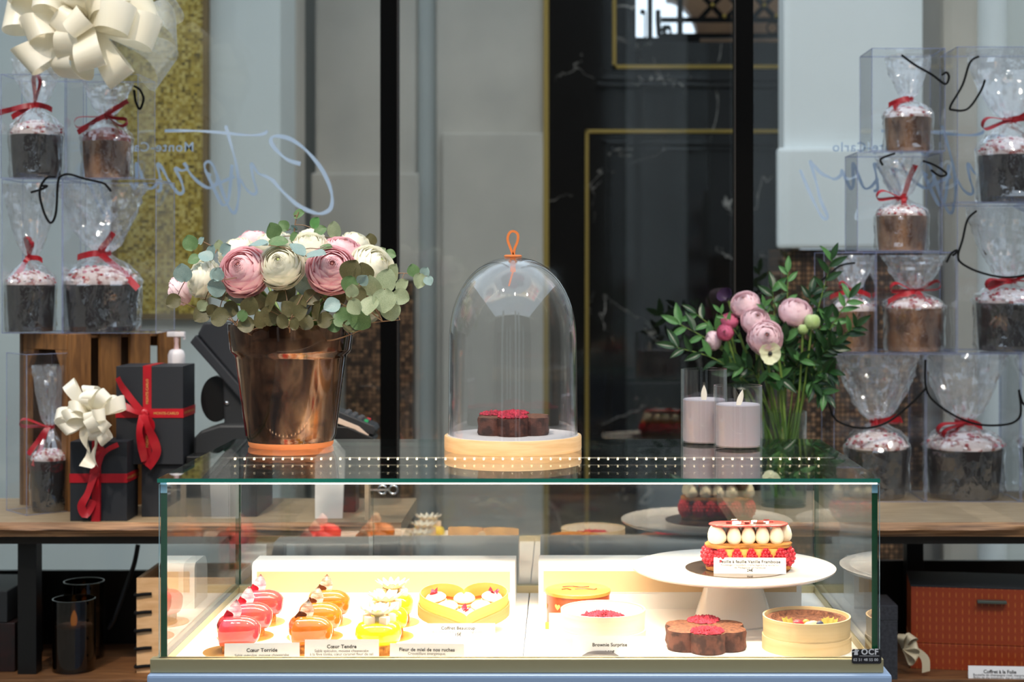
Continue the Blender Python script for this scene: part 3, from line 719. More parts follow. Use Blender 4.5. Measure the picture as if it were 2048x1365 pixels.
# ------------------------------------------------------------------ risers at the back of the case
def riser(label, x0, x1, ytop):
    Y = 2.737
    a, b = px(x0, Y), px(x1, Y); z1 = pz(ytop, Y)
    t = thing('white_riser', label, 'riser', ((a + b) / 2, Y + 0.05, ZF), group='white risers')
    h = z1 - ZF; w = (b - a) / 2; r = 0.012
    prof = [(-0.05, 0), (-0.05, h - r)] + [(-0.05 + r - r * math.cos(k * PI / 8), h - r + r * math.sin(k * PI / 8)) for k in range(1, 5)] + [(0.02, h)] + [(0.02 + 0.03 * math.sin(k * PI / 12), h - 0.03 + 0.03 * math.cos(k * PI / 12)) for k in range(1, 7)] + [(0.05, 0)]
    m = MB(); m.loft([[(-w, y, z) for y, z in prof], [(w, y, z) for y, z in prof]], True, True, True)
    m.build('body', CARD_WHITE, t, smooth=True, angle=30)
    zb, zt = h - 0.050, h - 0.0145
    MB().box(-w + 0.0085, w - 0.0085, -0.0506, -0.0495, zb, zt).build('front_inset', RISER_BEIGE, t, smooth=False)
    MB().box(-w + 0.0085, w - 0.0085, -0.0508, -0.05, zb - 0.001, zb).build('inset_lip', CARD_WHITE, t, smooth=False)
    return t
riser('white display riser with beige inset behind the heart cakes', 504, 1030, 1127)
riser('white display riser with beige inset behind the cake stand', 1077, 1603, 1126)

# ------------------------------------------------------------------ pastries
def heart(t):
    x = 16 * math.sin(t) ** 3; y = 13 * math.cos(t) - 5 * math.cos(2 * t) - 2 * math.cos(3 * t) - math.cos(4 * t)
    return x / 33.0, (y + 2.5) / 33.0                  # unit width
HN = 48
def heart_ring(s, z, ox=0.0):
    return [(heart(2 * PI * k / HN)[0] * s, heart(2 * PI * k / HN)[1] * s, z) for k in range(HN)]
def heart_body(s, z0, h):
    rings = []
    for k in range(13):
        a = -PI / 2 + PI * k / 12
        rings.append(heart_ring(s * (0.80 + 0.20 * math.cos(a)) if k < 8 else s * (0.16 + 0.84 * math.cos(a) ** 0.75) if k < 12 else s * 0.02, z0 + h * (0.5 + 0.5 * math.sin(a))))
    return MB().loft(rings, True, True, True)
glaze_me = {}
hb = heart_body(0.076, 0.0135, 0.040)
glaze_me['pink'] = hb.mesh('glaze', PINK_GLAZE, angle=80); glaze_me['caramel'] = hb.mesh('glaze', CARAMEL_GLAZE, angle=80)
bis_me = MB().loft([heart_ring(0.052, 0.001), heart_ring(0.054, 0.008), heart_ring(0.052, 0.0145)], True, True, True).mesh('biscuit', BISCUIT)
board_me = MB().lathe([(0, 0), (0.044, 0), (0.044, 0.0012), (0, 0.0012)], 40).mesh('cake_board', GOLD_BOARD)
def choc_petal(h, w):
    m = MB(); f = lambda u, v: ((u - .5) * 2 * w * math.sin(PI * (0.12 + 0.88 * v) ** 0.8) ** 0.8, 0.004 * (1 - (2 * u - 1) ** 2) + 0.007 * v * v, h * v)
    m.grid(4, 6, f); m.grid(4, 6, lambda u, v: tuple(Vector(f(u, v)) + Vector((0, 0.0009, 0)))); return m
pt = {'pink': choc_petal(0.024, 0.009).mesh('petal', PETAL_PINK_CHOC), 'pink2': choc_petal(0.016, 0.009).mesh('petal', PETAL_PINK_DARK),
      'caramel': choc_petal(0.024, 0.009).mesh('petal', PETAL_BROWN_CHOC), 'caramel2': choc_petal(0.014, 0.011).mesh('petal', PETAL_BROWN_DARK)}
ORD = ('nearest the front glass', 'middle of the row of three', 'rearmost of the row of three')
for kind, x, lab in (('pink', -0.497, 'glossy pink heart cake with marbled chocolate petal, '), ('caramel', -0.388, 'glossy caramel heart cake with marbled chocolate petal, ')):
    for i, y in enumerate((2.430, 2.530, 2.632)):
        t = thing('heart_cake', lab + ORD[i], 'cake', (x, y, ZF), (0, 0, R(-28 + 3 * i)), 'pink heart cakes' if kind == 'pink' else 'caramel heart cakes')
        link('cake_board', board_me, t); link('biscuit', bis_me, t); link('glaze', glaze_me[kind], t)
        link('petal', pt[kind], t, (0.002, 0.002, 0.0505), (R(-8), 0, R(24)), 1.15)
        link('petal', pt[kind + '2'], t, (-0.004, -0.003, 0.0512), (R(34), R(-14), R(30)), (.85, .8, .62))
# lemon cakes with white daisies
lem = MB().lathe([(0, 0.013), (0.026, 0.0132), (0.0325, 0.018), (0.035, 0.027), (0.034, 0.036), (0.030, 0.043), (0.022, 0.0465), (0, 0.0475)], 40).mesh('glaze', LEMON_GLAZE, angle=80)
rb = MB().lathe([(0, 0.001), (0.027, 0.001), (0.028, 0.008), (0.027, 0.014), (0, 0.014)], 32).mesh('biscuit', BISCUIT)
def daisy_petal():
    f = lambda u, v: ((u - .5) * 2 * 0.0048 * math.sin(PI * (0.12 + 0.86 * v)) ** 0.7, 0.004 + 0.024 * v, 0.014 * v ** 1.3 - 0.0015 * (1 - (2 * u - 1) ** 2))
    m = MB(); m.grid(3, 5, f); m.grid(3, 5, lambda u, v: tuple(Vector(f(u, v)) + Vector((0, 0, 0.0007)))); return m.mesh('petal', WHITE_CHOC)
dp = daisy_petal()
cube = MB().box(-.0065, .0065, -.0065, .0065, 0, .012).mesh('marshmallow_cube', mat('pale cube', lin(246, 226, 206), 0.6), bevel=0.002)
for i, y in enumerate((2.430, 2.530, 2.632)):
    t = thing('lemon_cake', 'yellow lemon cake topped with a white chocolate daisy, ' + ORD[i], 'cake', (-0.277, y, ZF), (0, 0, R(20 * i)), 'lemon daisy cakes')
    link('cake_board', board_me, t); link('biscuit', rb, t); link('glaze', lem, t)
    for k in range(5):
        a = 2 * PI * k / 5 + 0.3; link('marshmallow_cube', cube, t, (0.019 * math.cos(a), 0.019 * math.sin(a), 0.0445), (0, 0, a * 1.7))
    for k in range(13): link('petal', dp, t, (0, 0, 0.055), (0, 0, 2 * PI * k / 13))
    MB().ball((0, 0, 0.057), 0.006).build('flower_heart', LEMON_GLAZE, t)
    MB().lathe([(0, 0.046), (0.008, 0.046), (0.006, 0.056), (0, 0.056)], 12).build('flower_base', WHITE_CHOC, t)

# tilted heart box with macarons
hx, hy = px(937, 2.52), 2.475
hb_t = thing('heart_box', 'open heart-shaped wooden box of macarons tilted toward the front', 'box', (hx, hy, ZF), (R(13), 0, R(6)))
def heart_wall(s, th, z0, z1, y_off):
    m = MB(); o = lambda r: [(x, y + y_off, z) for x, y, z in r]
    return m.loft([o(heart_ring(s, z0)), o(heart_ring(s, z1)), o(heart_ring(s - th, z1)), o(heart_ring(s - th, z0)), o(heart_ring(s, z0))])
HS = 0.146; HOFF = 0.078
heart_wall(HS + 0.006, 0.004, 0.002, 0.021, HOFF).build('lower_band', VENEER_ORANGE, hb_t, angle=50)
heart_wall(HS, 0.004, 0.018, 0.040, HOFF).build('upper_band', VENEER_GOLD, hb_t, angle=50)
MB().loft([[(x, y + HOFF, z) for x, y, z in heart_ring(HS - 0.004, zz)] for zz in (0.010, 0.013)], True, True, True).build('bottom', VENEER_GOLD, hb_t)
mw = Matrix.Translation(hb_t.location) @ hb_t.rotation_euler.to_matrix().to_4x4()
pr = MB().box(hx - 0.03, hx + 0.03, hy + 0.085, hy + 0.105, ZF, ZF + 0.019); prop = tag(pr.build('prop_block', VENEER_ORANGE, None, smooth=False), 'small wooden wedge block raising the back of the heart box', 'block')
mac_top = lambda m_: MB().lathe([(0, 0.0215), (0.008, 0.021), (0.014, 0.0185), (0.018, 0.0145), (0.0186, 0.012), (0.0178, 0.0108), (0, 0.0108)], 24).mesh('shell', m_)
mac_bot = lambda m_: MB().lathe([(0, 0), (0.015, 0.0005), (0.018, 0.004), (0.0184, 0.0065), (0.0176, 0.0078), (0, 0.0078)], 24).mesh('shell', m_)
fil = MB().lathe([(0, 0.0075), (0.0172, 0.0075), (0.0176, 0.0095), (0.0172, 0.011), (0, 0.011)], 24).mesh('filling', FILLING)
MM = {k: (mac_top(v), mac_bot(v)) for k, v in (('w', MACARON_W), ('b', MACARON_B))}
rp = MB().grid(3, 3, lambda u, v: ((u - .5) * .011, (v - .5) * .012, .003 * math.sin(5 * u + 3 * v) + .004 * (v - .5) ** 2)).mesh('rose_petal', ROSE_PETAL)
for kx, ky, k, lab in ((-0.043, 0.117, 'w', 'white macaron with rose petal at the left of the heart box'), (0.001, 0.114, 'b', 'beige macaron in the rear middle of the heart box'), (0.044, 0.115, 'w', 'white macaron with rose petal at the right of the heart box'),
                     (-0.026, 0.083, 'b', 'beige macaron at the front left of the heart box'), (0.026, 0.082, 'b', 'beige macaron at the front right of the heart box'), (0.000, 0.054, 'w', 'white macaron with rose petal in the tip of the heart box')):
    t = thing('macaron', lab, 'macaron', mw @ Vector((kx, ky, 0.0132)), (R(13), 0, kx * 20), 'macarons in the heart box', 0.94)
    link('shell', MM[k][1], t); link('filling', fil, t); link('shell', MM[k][0], t)
    if k == 'w':
        link('rose_petal', rp, t, (-0.002, 0.002, 0.0235), (R(20), 0, 0.6)); link('rose_petal', rp, t, (0.003, -0.003, 0.0225), (R(-15), R(10), 2.0))

def band_box(name, label, x, y, r, h, v1, v2, z=ZF, floor_z=0.006):
    t = thing(name, label, 'box', (x, y, z))
    MB().lathe([(r, 0), (r, h * 0.42), (r - 0.0025, h * 0.42), (r - 0.0025, 0), (r, 0)], 64).build('lower_band', v2, t, angle=50)
    MB().lathe([(r - 0.0022, h * 0.38), (r - 0.001, h), (r - 0.0035, h), (r - 0.0047, h * 0.38), (r - 0.0022, h * 0.38)], 64).build('upper_band', v1, t, angle=50)
    MB().lathe([(0, 0.001), (r - 0.003, 0.001), (r - 0.003, floor_z), (0, floor_z)], 48).build('bottom', v2, t)
    return t
def crumbs(n, fn, size, seed, zfn=None):
    rnd = random.Random(seed); m = MB()
    for _ in range(n):
        x, y, z = fn(rnd); s = size * rnd.uniform(0.6, 1.3); b = len(m.v)
        m.v += [(x + s * rnd.uniform(.6, 1.1) * dx, y + s * rnd.uniform(.6, 1.1) * dy, z + s * rnd.uniform(.6, 1.1) * dz) for dx, dy, dz in ((1, 0, 0), (0, 1, 0), (-1, 0, 0), (0, -1, 0), (0, 0, 1), (0, 0, -1))]
        for q in ((0, 1, 4), (1, 2, 4), (2, 3, 4), (3, 0, 4), (1, 0, 5), (2, 1, 5), (3, 2, 5), (0, 3, 5)): m.face([b + i for i in q])
    return m
def disc_pt(cx_, cy_, r, z):
    def f(rnd):
        a, q = rnd.uniform(0, 2 * PI), r * math.sqrt(rnd.random()); return cx_ + q * math.cos(a), cy_ + q * math.sin(a), z + rnd.uniform(0, .005) * (1.2 - q / r)
    return f
band_box('round_box', 'pale round wooden box with white pleated paper lining', px(1206, 2.493), 2.493, 0.0665, 0.052, VENEER_PALE, VENEER_PALE)
bt = bpy.data.objects['round_box']
MB().lathe([(0.0615, 0.050), (0.050, 0.016), (0, 0.015)], 120, fn=lambda r, z, t: r + (0.0012 * math.cos(60 * t) if r > .02 else 0)).build('pleated_liner', PLEAT, bt, angle=180)
t = thing('small_brownie', 'little brownie under pink crumbs inside the pleated round box', 'cake', (bt.location.x, bt.location.y, ZF + 0.016))
MB().lathe([(0, 0), (0.034, 0), (0.036, 0.020), (0.030, 0.023), (0, 0.023)], 32).build('cake_body', BROWNIE, t)
tag(crumbs(260, disc_pt(0, 0, 0.033, 0.024), 0.0032, 3).build('crumb_topping', CRUMB_RED, t, smooth=False), kind='stuff')

def flower_brownie(label, loc, rot, seed, lobes, s=1.0):
    t = thing('flower_brownie', label, 'cake', loc, (0, 0, rot), 'flower brownies')
    m = MB(); N = 96; h = 0.030 * s
    def rad(a):
        best = 0
        for k in range(6):
            c = 2 * PI * k / 6; d = 0.0385 * s * math.cos(a - c); q = (0.0275 * s) ** 2 - (0.0385 * s * math.sin(a - c)) ** 2
            if q > 0: best = max(best, d + math.sqrt(q))
        return best
    rings = []
    for z, k in ((0, .97), (0.004 * s, 1.0), (h * .5, .975), (h * .85, 1.0), (h, .975)):
        rings.append([(rad(2 * PI * i / N) * k * math.cos(2 * PI * i / N), rad(2 * PI * i / N) * k * math.sin(2 * PI * i / N), z + 0.0008 * noise.noise(Vector((i * .4, z * 300, seed)))) for i in range(N)])
    rings += [[(x * q, y * q, h + 0.0005) for x, y, z in rings[-1]] for q in (0.7, 0.35, 0.02)]
    m.loft(rings, True, True, True)
    for i in range(len(m.f)): m.mi[i] = 1 if i >= 4 * N else 0
    m.build('cake_body', [BROWNIE, BROWNIE_TOP], t, angle=35)
    for j, k in enumerate(lobes):
        a = 2 * PI * k / 6; q = 0.0385 * s if k >= 0 else 0
        tag(crumbs(260, disc_pt(q * math.cos(a), q * math.sin(a), 0.0245 * s, h + 0.001), 0.0036, seed + j).build('crumb_topping', CRUMB_RED, t, smooth=False), kind='stuff')
    return t
flower_brownie('flower-shaped chocolate brownie with raspberry crumbs on the white tray', (px(1411, 2.468), 2.468, ZF), R(30), 5, (1, 4))

# brown printed drum
dx = px(1156, 2.625)
t = thing('round_tin', 'brown round gift tin with amber embossed lid and heart prints', 'tin', (dx, 2.625, ZF))
MB().lathe([(0, 0), (0.051, 0), (0.0515, 0.051), (0, 0.051)], 48).build('body', DRUM_BROWN, t)
MB().lathe([(0, 0.0505), (0.0532, 0.0505), (0.0535, 0.0555), (0.051, 0.0568), (0, 0.0568)], 48).build('lid', DRUM_LID, t)
m = MB()
for k, (a, zz, s) in enumerate(((-95, .038, .013), (-62, .041, .014), (-70, .012, .013), (-112, .014, .015), (-130, .034, .012), (-45, .018, .013), (-150, .012, .013), (-170, .030, .012), (-20, .034, .013))):
    b = len(m.v); cent = R(a)
    m.v.append((0.0522 * math.cos(cent), 0.0522 * math.sin(cent), zz))
    for i in range(24):
        u, v = heart(2 * PI * i / 24); aa = cent + u * s / 0.052; m.v.append((0.0520 * math.cos(aa), 0.0520 * math.sin(aa), zz + v * s))
    for i in range(24): m.face((b, b + 1 + i, b + 1 + (i + 1) % 24))
m.build('heart_print', DRUM_HEART, t)
m = MB()
for pts in ([(-.025, .012), (-.010, .016), (.004, .010), (.018, .014)], [(-.005, -.006), (.012, -.004), (.026, -.010), (.030, -.002)], [(-.026, -.010), (-.018, -.004), (-.012, -.012)]):
    m.tube(smooth_path([(x, y, 0.0572) for x, y in pts], 4), 0.0014, 6)
m.build('embossed_scroll', DRUM_BROWN, t)
MB().box(-0.053, -0.042, -0.042, -0.034, 0, 0.010).build('price_tab', DRUM_LID, t, smooth=False)

# ------------------------------------------------------------------ cake stand with the raspberry slice
sx, sy = px(1467, 2.637), 2.637
t = thing('cake_stand', 'white china cake stand with wide flat plate and conical foot', 'cake stand', (sx, sy, ZF))
PH = 0.0885
MB().lathe([(0, 0.0), (0.064, 0.0), (0.0655, 0.003), (0.062, 0.014), (0.052, 0.045), (0.044, 0.072), (0.042, PH - 0.006), (0, PH - 0.006)], 64).build('foot', CHINA, t)
MB().lathe([(0, PH - 0.008), (0.12, PH - 0.008), (0.160, PH - 0.003), (0.1655, PH + 0.0005), (0.166, PH + 0.003), (0.163, PH + 0.0035), (0.154, PH), (0, PH)], 96).build('plate', CHINA, t)
zp = ZF + PH
bx_, by_ = px(1475, 2.63), 2.632
brd = tag(MB().lathe([(0, 0), (0.085, 0), (0.085, 0.0012), (0, 0.0012)], 64).build('cake_disc', DARK_BOARD, None, (bx_, by_, zp)), 'dark mirrored disc under the raspberry slice on the cake stand', 'cake board')
def slice_cake(x, y, z):
    t = thing('raspberry_slice', 'raspberry and vanilla cream millefeuille topped with a red sheet', 'cake', (x, y, z), (0, 0, R(4)))
    def capsule(L, r, z, n=12):
        pts = []
        for k in range(n + 1): a = -PI / 2 + PI * k / n; pts.append((L + r * math.cos(a), r * math.sin(a), z))
        for k in range(n + 1): a = PI / 2 + PI * k / n; pts.append((-L + r * math.cos(a), r * math.sin(a), z))
        return pts
    def sheet(L, r, z0, h, jit):
        rings = []
        for k, q in enumerate((0.97, 1.0, 0.985, 1.0, 0.97)):
            rr = capsule(L, r, z0 + h * k / 4); rings.append([(a * q + jit * noise.noise(Vector((a * 90, b * 90, k))), b * q + jit * noise.noise(Vector((a * 80, b * 90, k + 9))), c + jit * .5 * noise.noise(Vector((a * 120, b * 120, 4)))) for a, b, c in rr])
        return MB().loft(rings, True, True, True)
    sheet(0.043, 0.027, 0.0, 0.007, 0.002).build('pastry_sheet', PASTRY, t, angle=180)
    sheet(0.043, 0.028, 0.037, 0.007, 0.002).build('pastry_sheet', PASTRY, t, angle=180)
    def rasp():
        m = MB(); m.ball((0, 0, 0.0), 0.0115, 0.0115, 0.0150, 14, 10)
        for k in range(6):
            for j in range(10):
                a = 2 * PI * (j + .5 * (k % 2)) / 10; f = -PI / 2 + PI * (k + 1) / 7
                m.ball((0.0112 * math.cos(f) * math.cos(a), 0.0112 * math.cos(f) * math.sin(a), 0.0148 * math.sin(f)), 0.0034, nu=6, nv=4)
        return m.mesh('raspberry', RASPBERRY, angle=180)
    rm = rasp()
    spots = [(-0.0475 + 0.0237 * k, -0.021) for k in range(5)] + [(0.0625, -0.008), (0.062, 0.016), (-0.0625, -0.006), (-0.062, 0.017)] + [(-0.036 + 0.024 * k, 0.022) for k in range(4)]
    for k, (a, b) in enumerate(spots): link('raspberry', rm, t, (a, b, 0.022), (0, 0, k * 1.3), 1.0)
    cd = MB().lathe([(0, 0.007), (0.006, 0.007), (0.0055, 0.02), (0.009, 0.037), (0, 0.037)], 12).mesh('custard_drop', mat('custard', lin(232, 176, 92), 0.45))
    for k in range(4): link('custard_drop', cd, t, (-0.0355 + 0.0237 * k, -0.0225, 0))
    ck = MB().lathe([(0, 0.0), (0.009, 0.0005), (0.0135, 0.006), (0.0142, 0.012), (0.0118, 0.020), (0.008, 0.026), (0.0045, 0.0295), (0, 0.030)], 24).mesh('cream_drop', CREAM)
    for a, b, s in [(-0.026 + 0.0232 * k, -0.014, .83) for k in range(4)] + [(-0.053, -0.010, 1.08), (0.061, 0.008, .88), (-0.050, 0.016, 1.0)] + [(-0.022 + 0.025 * k, 0.017, .95) for k in range(3)]:
        link('cream_drop', ck, t, (a, b, 0.0425), None, (s, s, 1.02))
    sheet(0.038, 0.027, 0.0722, 0.0024, 0.0).build('red_sheet', RED_SLAB, t, angle=180)
    rnd = random.Random(4)
    for k in range(9):
        m = MB(); c = Vector((rnd.uniform(-.04, .045), rnd.uniform(-.02, .012), 0.0755)); m.grid(2, 3, lambda u, v: (c.x + (u - .5) * .009 + v * .004, c.y + v * .010, c.z + .004 * math.sin(3 * v + k)))
        m.build('silver_leaf', SILVER_LEAF, t)
    m = MB(); m.bar((0.006, -0.010, 0.0764), (0.026, -0.014, 0.0766), 0.003, 0.002); m.build('vanilla_pod', PETAL_BROWN_DARK, t, smooth=False)
    return t
slice_cake(px(1497, 2.618), 2.620, zp + 0.0013)

# right round box with chocolate cake and nuts
t = band_box('round_box', 'round veneer box holding a chocolate cake decorated with nuts', px(1613, 2.455), 2.455, 0.0675, 0.050, VENEER, VENEER)
cx2, cy2 = t.location.x, t.location.y
k2 = thing('boxed_cake', 'chocolate cake with raspberry, almond and blueberry in the veneer box', 'cake', (cx2, cy2, ZF + 0.0062))
MB().lathe([(0, 0), (0.0600, 0), (0.0600, 0.040), (0.054, 0.0405), (0.050, 0.034), (0, 0.032)], 64).build('cake_body', BROWNIE_TOP, k2)
for nm, mt, a, b, r_, rz in (('raspberry', RASPBERRY, -0.018, -0.030, .010, .007), ('almond', ALMOND, 0.000, -0.038, .010, .006), ('blueberry', BLUEBERRY, 0.015, -0.034, .006, .006), ('almond', ALMOND, 0.006, -0.028, .009, .005), ('hazelnut', DRUM_LID, -0.004, -0.022, .006, .006)):
    MB().ball((a, b, 0.0365), r_, r_ * .7, rz).build(nm, mt, k2)
rnd = random.Random(8)
for k in range(6):
    c = Vector(((-0.034, 0.026, 0.031, -0.028, 0.022, 0.036)[k], (-0.026, -0.026, -0.028, -0.034, -0.033, -0.036)[k], 0.036))
    MB().grid(2, 3, lambda u, v: (c.x + (u - .5) * .008 + v * .003 * (k % 3 - 1), c.y + v * .004, c.z + .009 * v + .003 * math.sin(7 * u))).build('gold_leaf', GOLD_LEAF, k2)

# ------------------------------------------------------------------ price cards
def card(label, x0, x1, ytop, Y, zbase, lines, tilt=8, rot=0.0):
    """folded card standing on zbase; lines = (text, size in photo pixels, y of baseline, bold, ink)"""
    a, b = px(x0, Y), px(x1, Y); w = (b - a) / 2; h = pz(ytop, Y) - zbase
    t = thing('price_card', label, 'price card', ((a + b) / 2, Y, zbase), (0, 0, R(rot)), 'price cards')
    dy = h * math.tan(R(tilt))
    m = MB(); m.loft([[(-w, 0, 0), (w, 0, 0)], [(-w, dy, h), (w, dy, h)], [(-w, 2 * dy, 0), (w, 2 * dy, 0)], [(-w, 2 * dy - 0.0006, 0), (w, 2 * dy - 0.0006, 0)], [(-w, dy, h - 0.002), (w, dy, h - 0.002)], [(-w, 0.0006, 0), (w, 0.0006, 0)], [(-w, 0, 0), (w, 0, 0)]], False)
    m.build('folded_sheet', PAPER, t, smooth=False)
    for ink in (INK, INK_SOFT):
        m = MB()
        for s_, size, yb, bold, k in lines:
            if k is not ink: continue
            z = pz(yb, Y) - zbase
            M = Matrix.Translation((0, z * math.tan(R(tilt)) - 0.0006, z)) @ Matrix.Rotation(R(90 - tilt), 4, 'X')
            put_text(m, s_, size * m_at(Y), M, bold, False, 1.05 if bold and s_ not in ('7,50€', '15€', '3,50€', '24€', 'Coffret à la Folie') else 1.0)
        if m.v: m.build('lettering', ink, t, smooth=False)
    return t
B = .02
card('white price card reading Cœur Torride in front of the pink hearts', 449, 598, 1288, 2.366, ZF, [('Cœur Torride', 10.0, 1305, B, INK), ('Sablé spéculos, mousse cheesecake', 7.6, 1314, 0, INK_SOFT), ('à la fève tonka, cœur fruits rouges', 7.6, 1322, 0, INK_SOFT)], 8, 3)
card('white price card reading Cœur Tendre in front of the caramel hearts', 609, 757, 1281, 2.372, ZF, [('Cœur Tendre', 10.0, 1298, B, INK), ('Sablé spéculos, mousse cheesecake', 7.6, 1305.5, 0, INK_SOFT), ('à la fève tonka, cœur caramel fleur de sel', 7.6, 1312, 0, INK_SOFT), ('7,50€', 8.5, 1320, B, INK)], 8, 1)
card('white price card reading Fleur de miel in front of the lemon cakes', 779, 928, 1289, 2.366, ZF, [('Fleur de miel de nos ruches', 9.4, 1304, B, INK), ('Croustillant énergétique,', 7.6, 1311, 0, INK_SOFT), ('citron de Menton et miel subtile', 7.6, 1318, 0, INK_SOFT)], 8, -2)
card('white price card reading Coffret Beaucoup leaning at the heart box', 842, 990, 1249, 2.452, ZF, [('Coffret Beaucoup', 9.0, 1261, B, INK), ('Assortiment de 6 macarons « Signature »', 6.2, 1267.5, 0, INK_SOFT), ('15€', 8.0, 1273.5, B, INK)], 8, 1)
card('white price card reading Brownie Surprise before the pleated round box', 1146, 1293, 1274, 2.405, ZF, [('Brownie Surprise', 9.4, 1294, B, INK), ('3,50€', 8.4, 1308, B, INK)], 8, 0)
card('blank white card at the foot of the brown tin', 1098, 1128, 1228, 2.545, ZF, [], 8, 0)
card('white price card reading Feuille à feuille on the cake stand', 1428, 1572, 1117, 2.578, zp + 0.0013, [('Feuille à feuille Vanille Framboise', 8.6, 1127.5, B, INK), ('Feuilletage croustillant, crème légère à la vanille bio', 5.6, 1133, 0, INK_SOFT), ('de Madagascar et framboise', 5.6, 1138, 0, INK_SOFT), ('24€', 7.4, 1144, B, INK)], 10, -2)
tag(MB().lathe([(0, 0), (0.028, 0), (0.028, 0.004), (0.022, 0.0075), (0, 0.008)], 40).build('dark_disc', mat('dark holder', lin(44, 38, 42), 0.35), None, (px(1201, 2.383), 2.383, ZF)), 'dark round disc lying in front of the Brownie Surprise card', 'disc')

# ------------------------------------------------------------------ on the glass lid: pot, cloche, candles
def lidthing(name, label, cat, x, Y, **kw): return thing(name, label, cat, (px(x, Y), Y, ZT), **kw)
YP = 2.782
pot = lidthing('flower_pot', 'copper-brown glazed flower pot with glow-tinted orange foot', 'pot', 582, YP)
k = m_at(YP)
MB().lathe([(0, 0.004), (84 * k, 0.004), (84.5 * k, 0.009), (86 * k, 0.012), (90 * k, 0.020), (110 * k, 0.152), (112.5 * k, 0.158), (118 * k, 0.162), (120 * k, 0.167), (125 * k, 0.207), (124 * k, 0.211), (121 * k, 0.211), (116 * k, 0.200), (108 * k, 0.150), (84 * k, 0.02), (0, 0.016)], 72).build('body', COPPER, pot, angle=60)
MB().lathe([(0, 0.0), (81 * k, 0.0), (84 * k, 0.003), (84.8 * k, 0.009), (84 * k, 0.0115), (0, 0.0115)], 64).build('tinted_foot', FOOT_ORANGE, pot)
MB().lathe([(0, 0.14), (108 * k, 0.14), (108 * k, 0.16), (0, 0.165)], 32).build('soil', mat('dark florist foam', lin(24, 26, 18), 0.9), pot)

YD = 2.732
dome = lidthing('glass_cloche', 'tall glass dome cloche on a round wooden base with tan loop', 'cloche', 1026, YD)
k = m_at(YD)
MB().lathe([(0, 0), (136 * k, 0), (137 * k, 0.0015), (137 * k, 0.0225), (136 * k, 0.024), (0, 0.024)], 72).build('wooden_base', LIGHT_WOOD, dome, angle=35)
MB().lathe([(0, 0.0238), (131 * k, 0.0238), (131 * k, 0.0246), (0, 0.0246)], 72).build('base_top', mat('whitewashed wood', lin(214, 206, 204), 0.6), dome)
prof = [(129.5 * k, 0.0247), (129 * k, 0.06), (128.5 * k, 0.12), (127.5 * k, 0.185)]
for a in range(1, 13):
    q = PI / 2 * a / 12; prof.append((max(127.5 * k * math.cos(q) ** 0.86, 0.012), 0.185 + 0.140 * math.sin(q)))
prof[-1] = (0.012, 0.325)
MB().lathe(prof + [(r - 0.0022, z - (0.0018 if z > .2 else 0)) for r, z in prof[::-1]], 96).build('dome', DOME_GLASS, dome, angle=180)
m = MB(); m.lathe([(0, 0.3255), (0.0150, 0.3255), (0.0155, 0.3275), (0.0130, 0.329), (0, 0.3295)], 24)
m.build('leather_washer', TAN_LEATHER, dome)
lp = [(0.0, 0.329), (-0.004, 0.340), (-0.009, 0.355), (-0.006, 0.366), (0.001, 0.369), (0.008, 0.364), (0.008, 0.353), (0.003, 0.340), (0.001, 0.329)]
q = smooth_path([(x, 0, z) for x, z in lp], 4)
m = MB(); rings = []
for i, p in enumerate(q):
    d = (q[min(i + 1, len(q) - 1)] - q[max(i - 1, 0)]).normalized(); nrm = Vector((-d.z, 0, d.x))
    rings.append([p + nrm * 0.0021 + Vector((0, -.0035, 0)), p + nrm * 0.0021 + Vector((0, .0035, 0)), p - nrm * 0.0021 + Vector((0, .0035, 0)), p - nrm * 0.0021 + Vector((0, -.0035, 0))])
m.loft(rings, True, True, True).build('leather_loop', TAN_LEATHER, dome, angle=60)
m = MB(); m.box(-0.0045, 0.0045, -0.0015, 0.0015, 0.300, 0.326); m.build('strap_end', TAN_LEATHER, dome, smooth=False)
m = MB(); m.bar((0, 0, 0.301), (-0.007, 0, 0.276), 0.004, 0.003); m.build('strap_end', TAN_LEATHER, dome, smooth=False)
flower_brownie('flower-shaped chocolate brownie with raspberry crumbs under the glass dome', (px(1027, 2.745), 2.745, ZT + 0.0247), R(30), 21, (1, 4, 2))

def led_candle(label, x, Y, r, hg, hw, lean):
    t = lidthing('led_candle', label, 'candle', x, Y, group='LED candles on the lid')
    MB().lathe([(r, 0.0), (r, hg), (r - 0.0022, hg), (r - 0.0022, 0.004), (0, 0.004)], 64).build('glass_cylinder', JAR_GLASS, t, angle=50)
    MB().lathe([(0, 0.0), (r, 0.0)], 48).build('glass_bottom', JAR_GLASS, t)
    MB().lathe([(0, 0.006), (r - 0.004, 0.006), (r - 0.0036, 0.010), (r - 0.0036, hw - 0.002), (r - 0.006, hw), (r - 0.016, hw - 0.0035), (0, hw - 0.005)], 64).build('wax', WAX, t, angle=50)
    f = lambda u, v: ((u - .5) * 2 * 0.0052 * math.sin(PI * (0.16 + 0.84 * v)) ** .9 + lean * v, -0.0012 * math.sin(PI * u), hw - 0.006 + 0.030 * v)
    m = MB(); m.grid(6, 10, f); m.grid(6, 10, lambda u, v: (f(u, v)[0], -f(u, v)[1], f(u, v)[2])); m.build('flame_blade', FLAME_PLASTIC, t)
led_candle('taller white LED candle in a clear glass cylinder', 1408, 2.812, 0.0402, 0.131, 0.079, 0.0)
led_candle('shorter white LED candle in a clear glass cylinder', 1476, 2.742, 0.0412, 0.107, 0.076, 0.008)
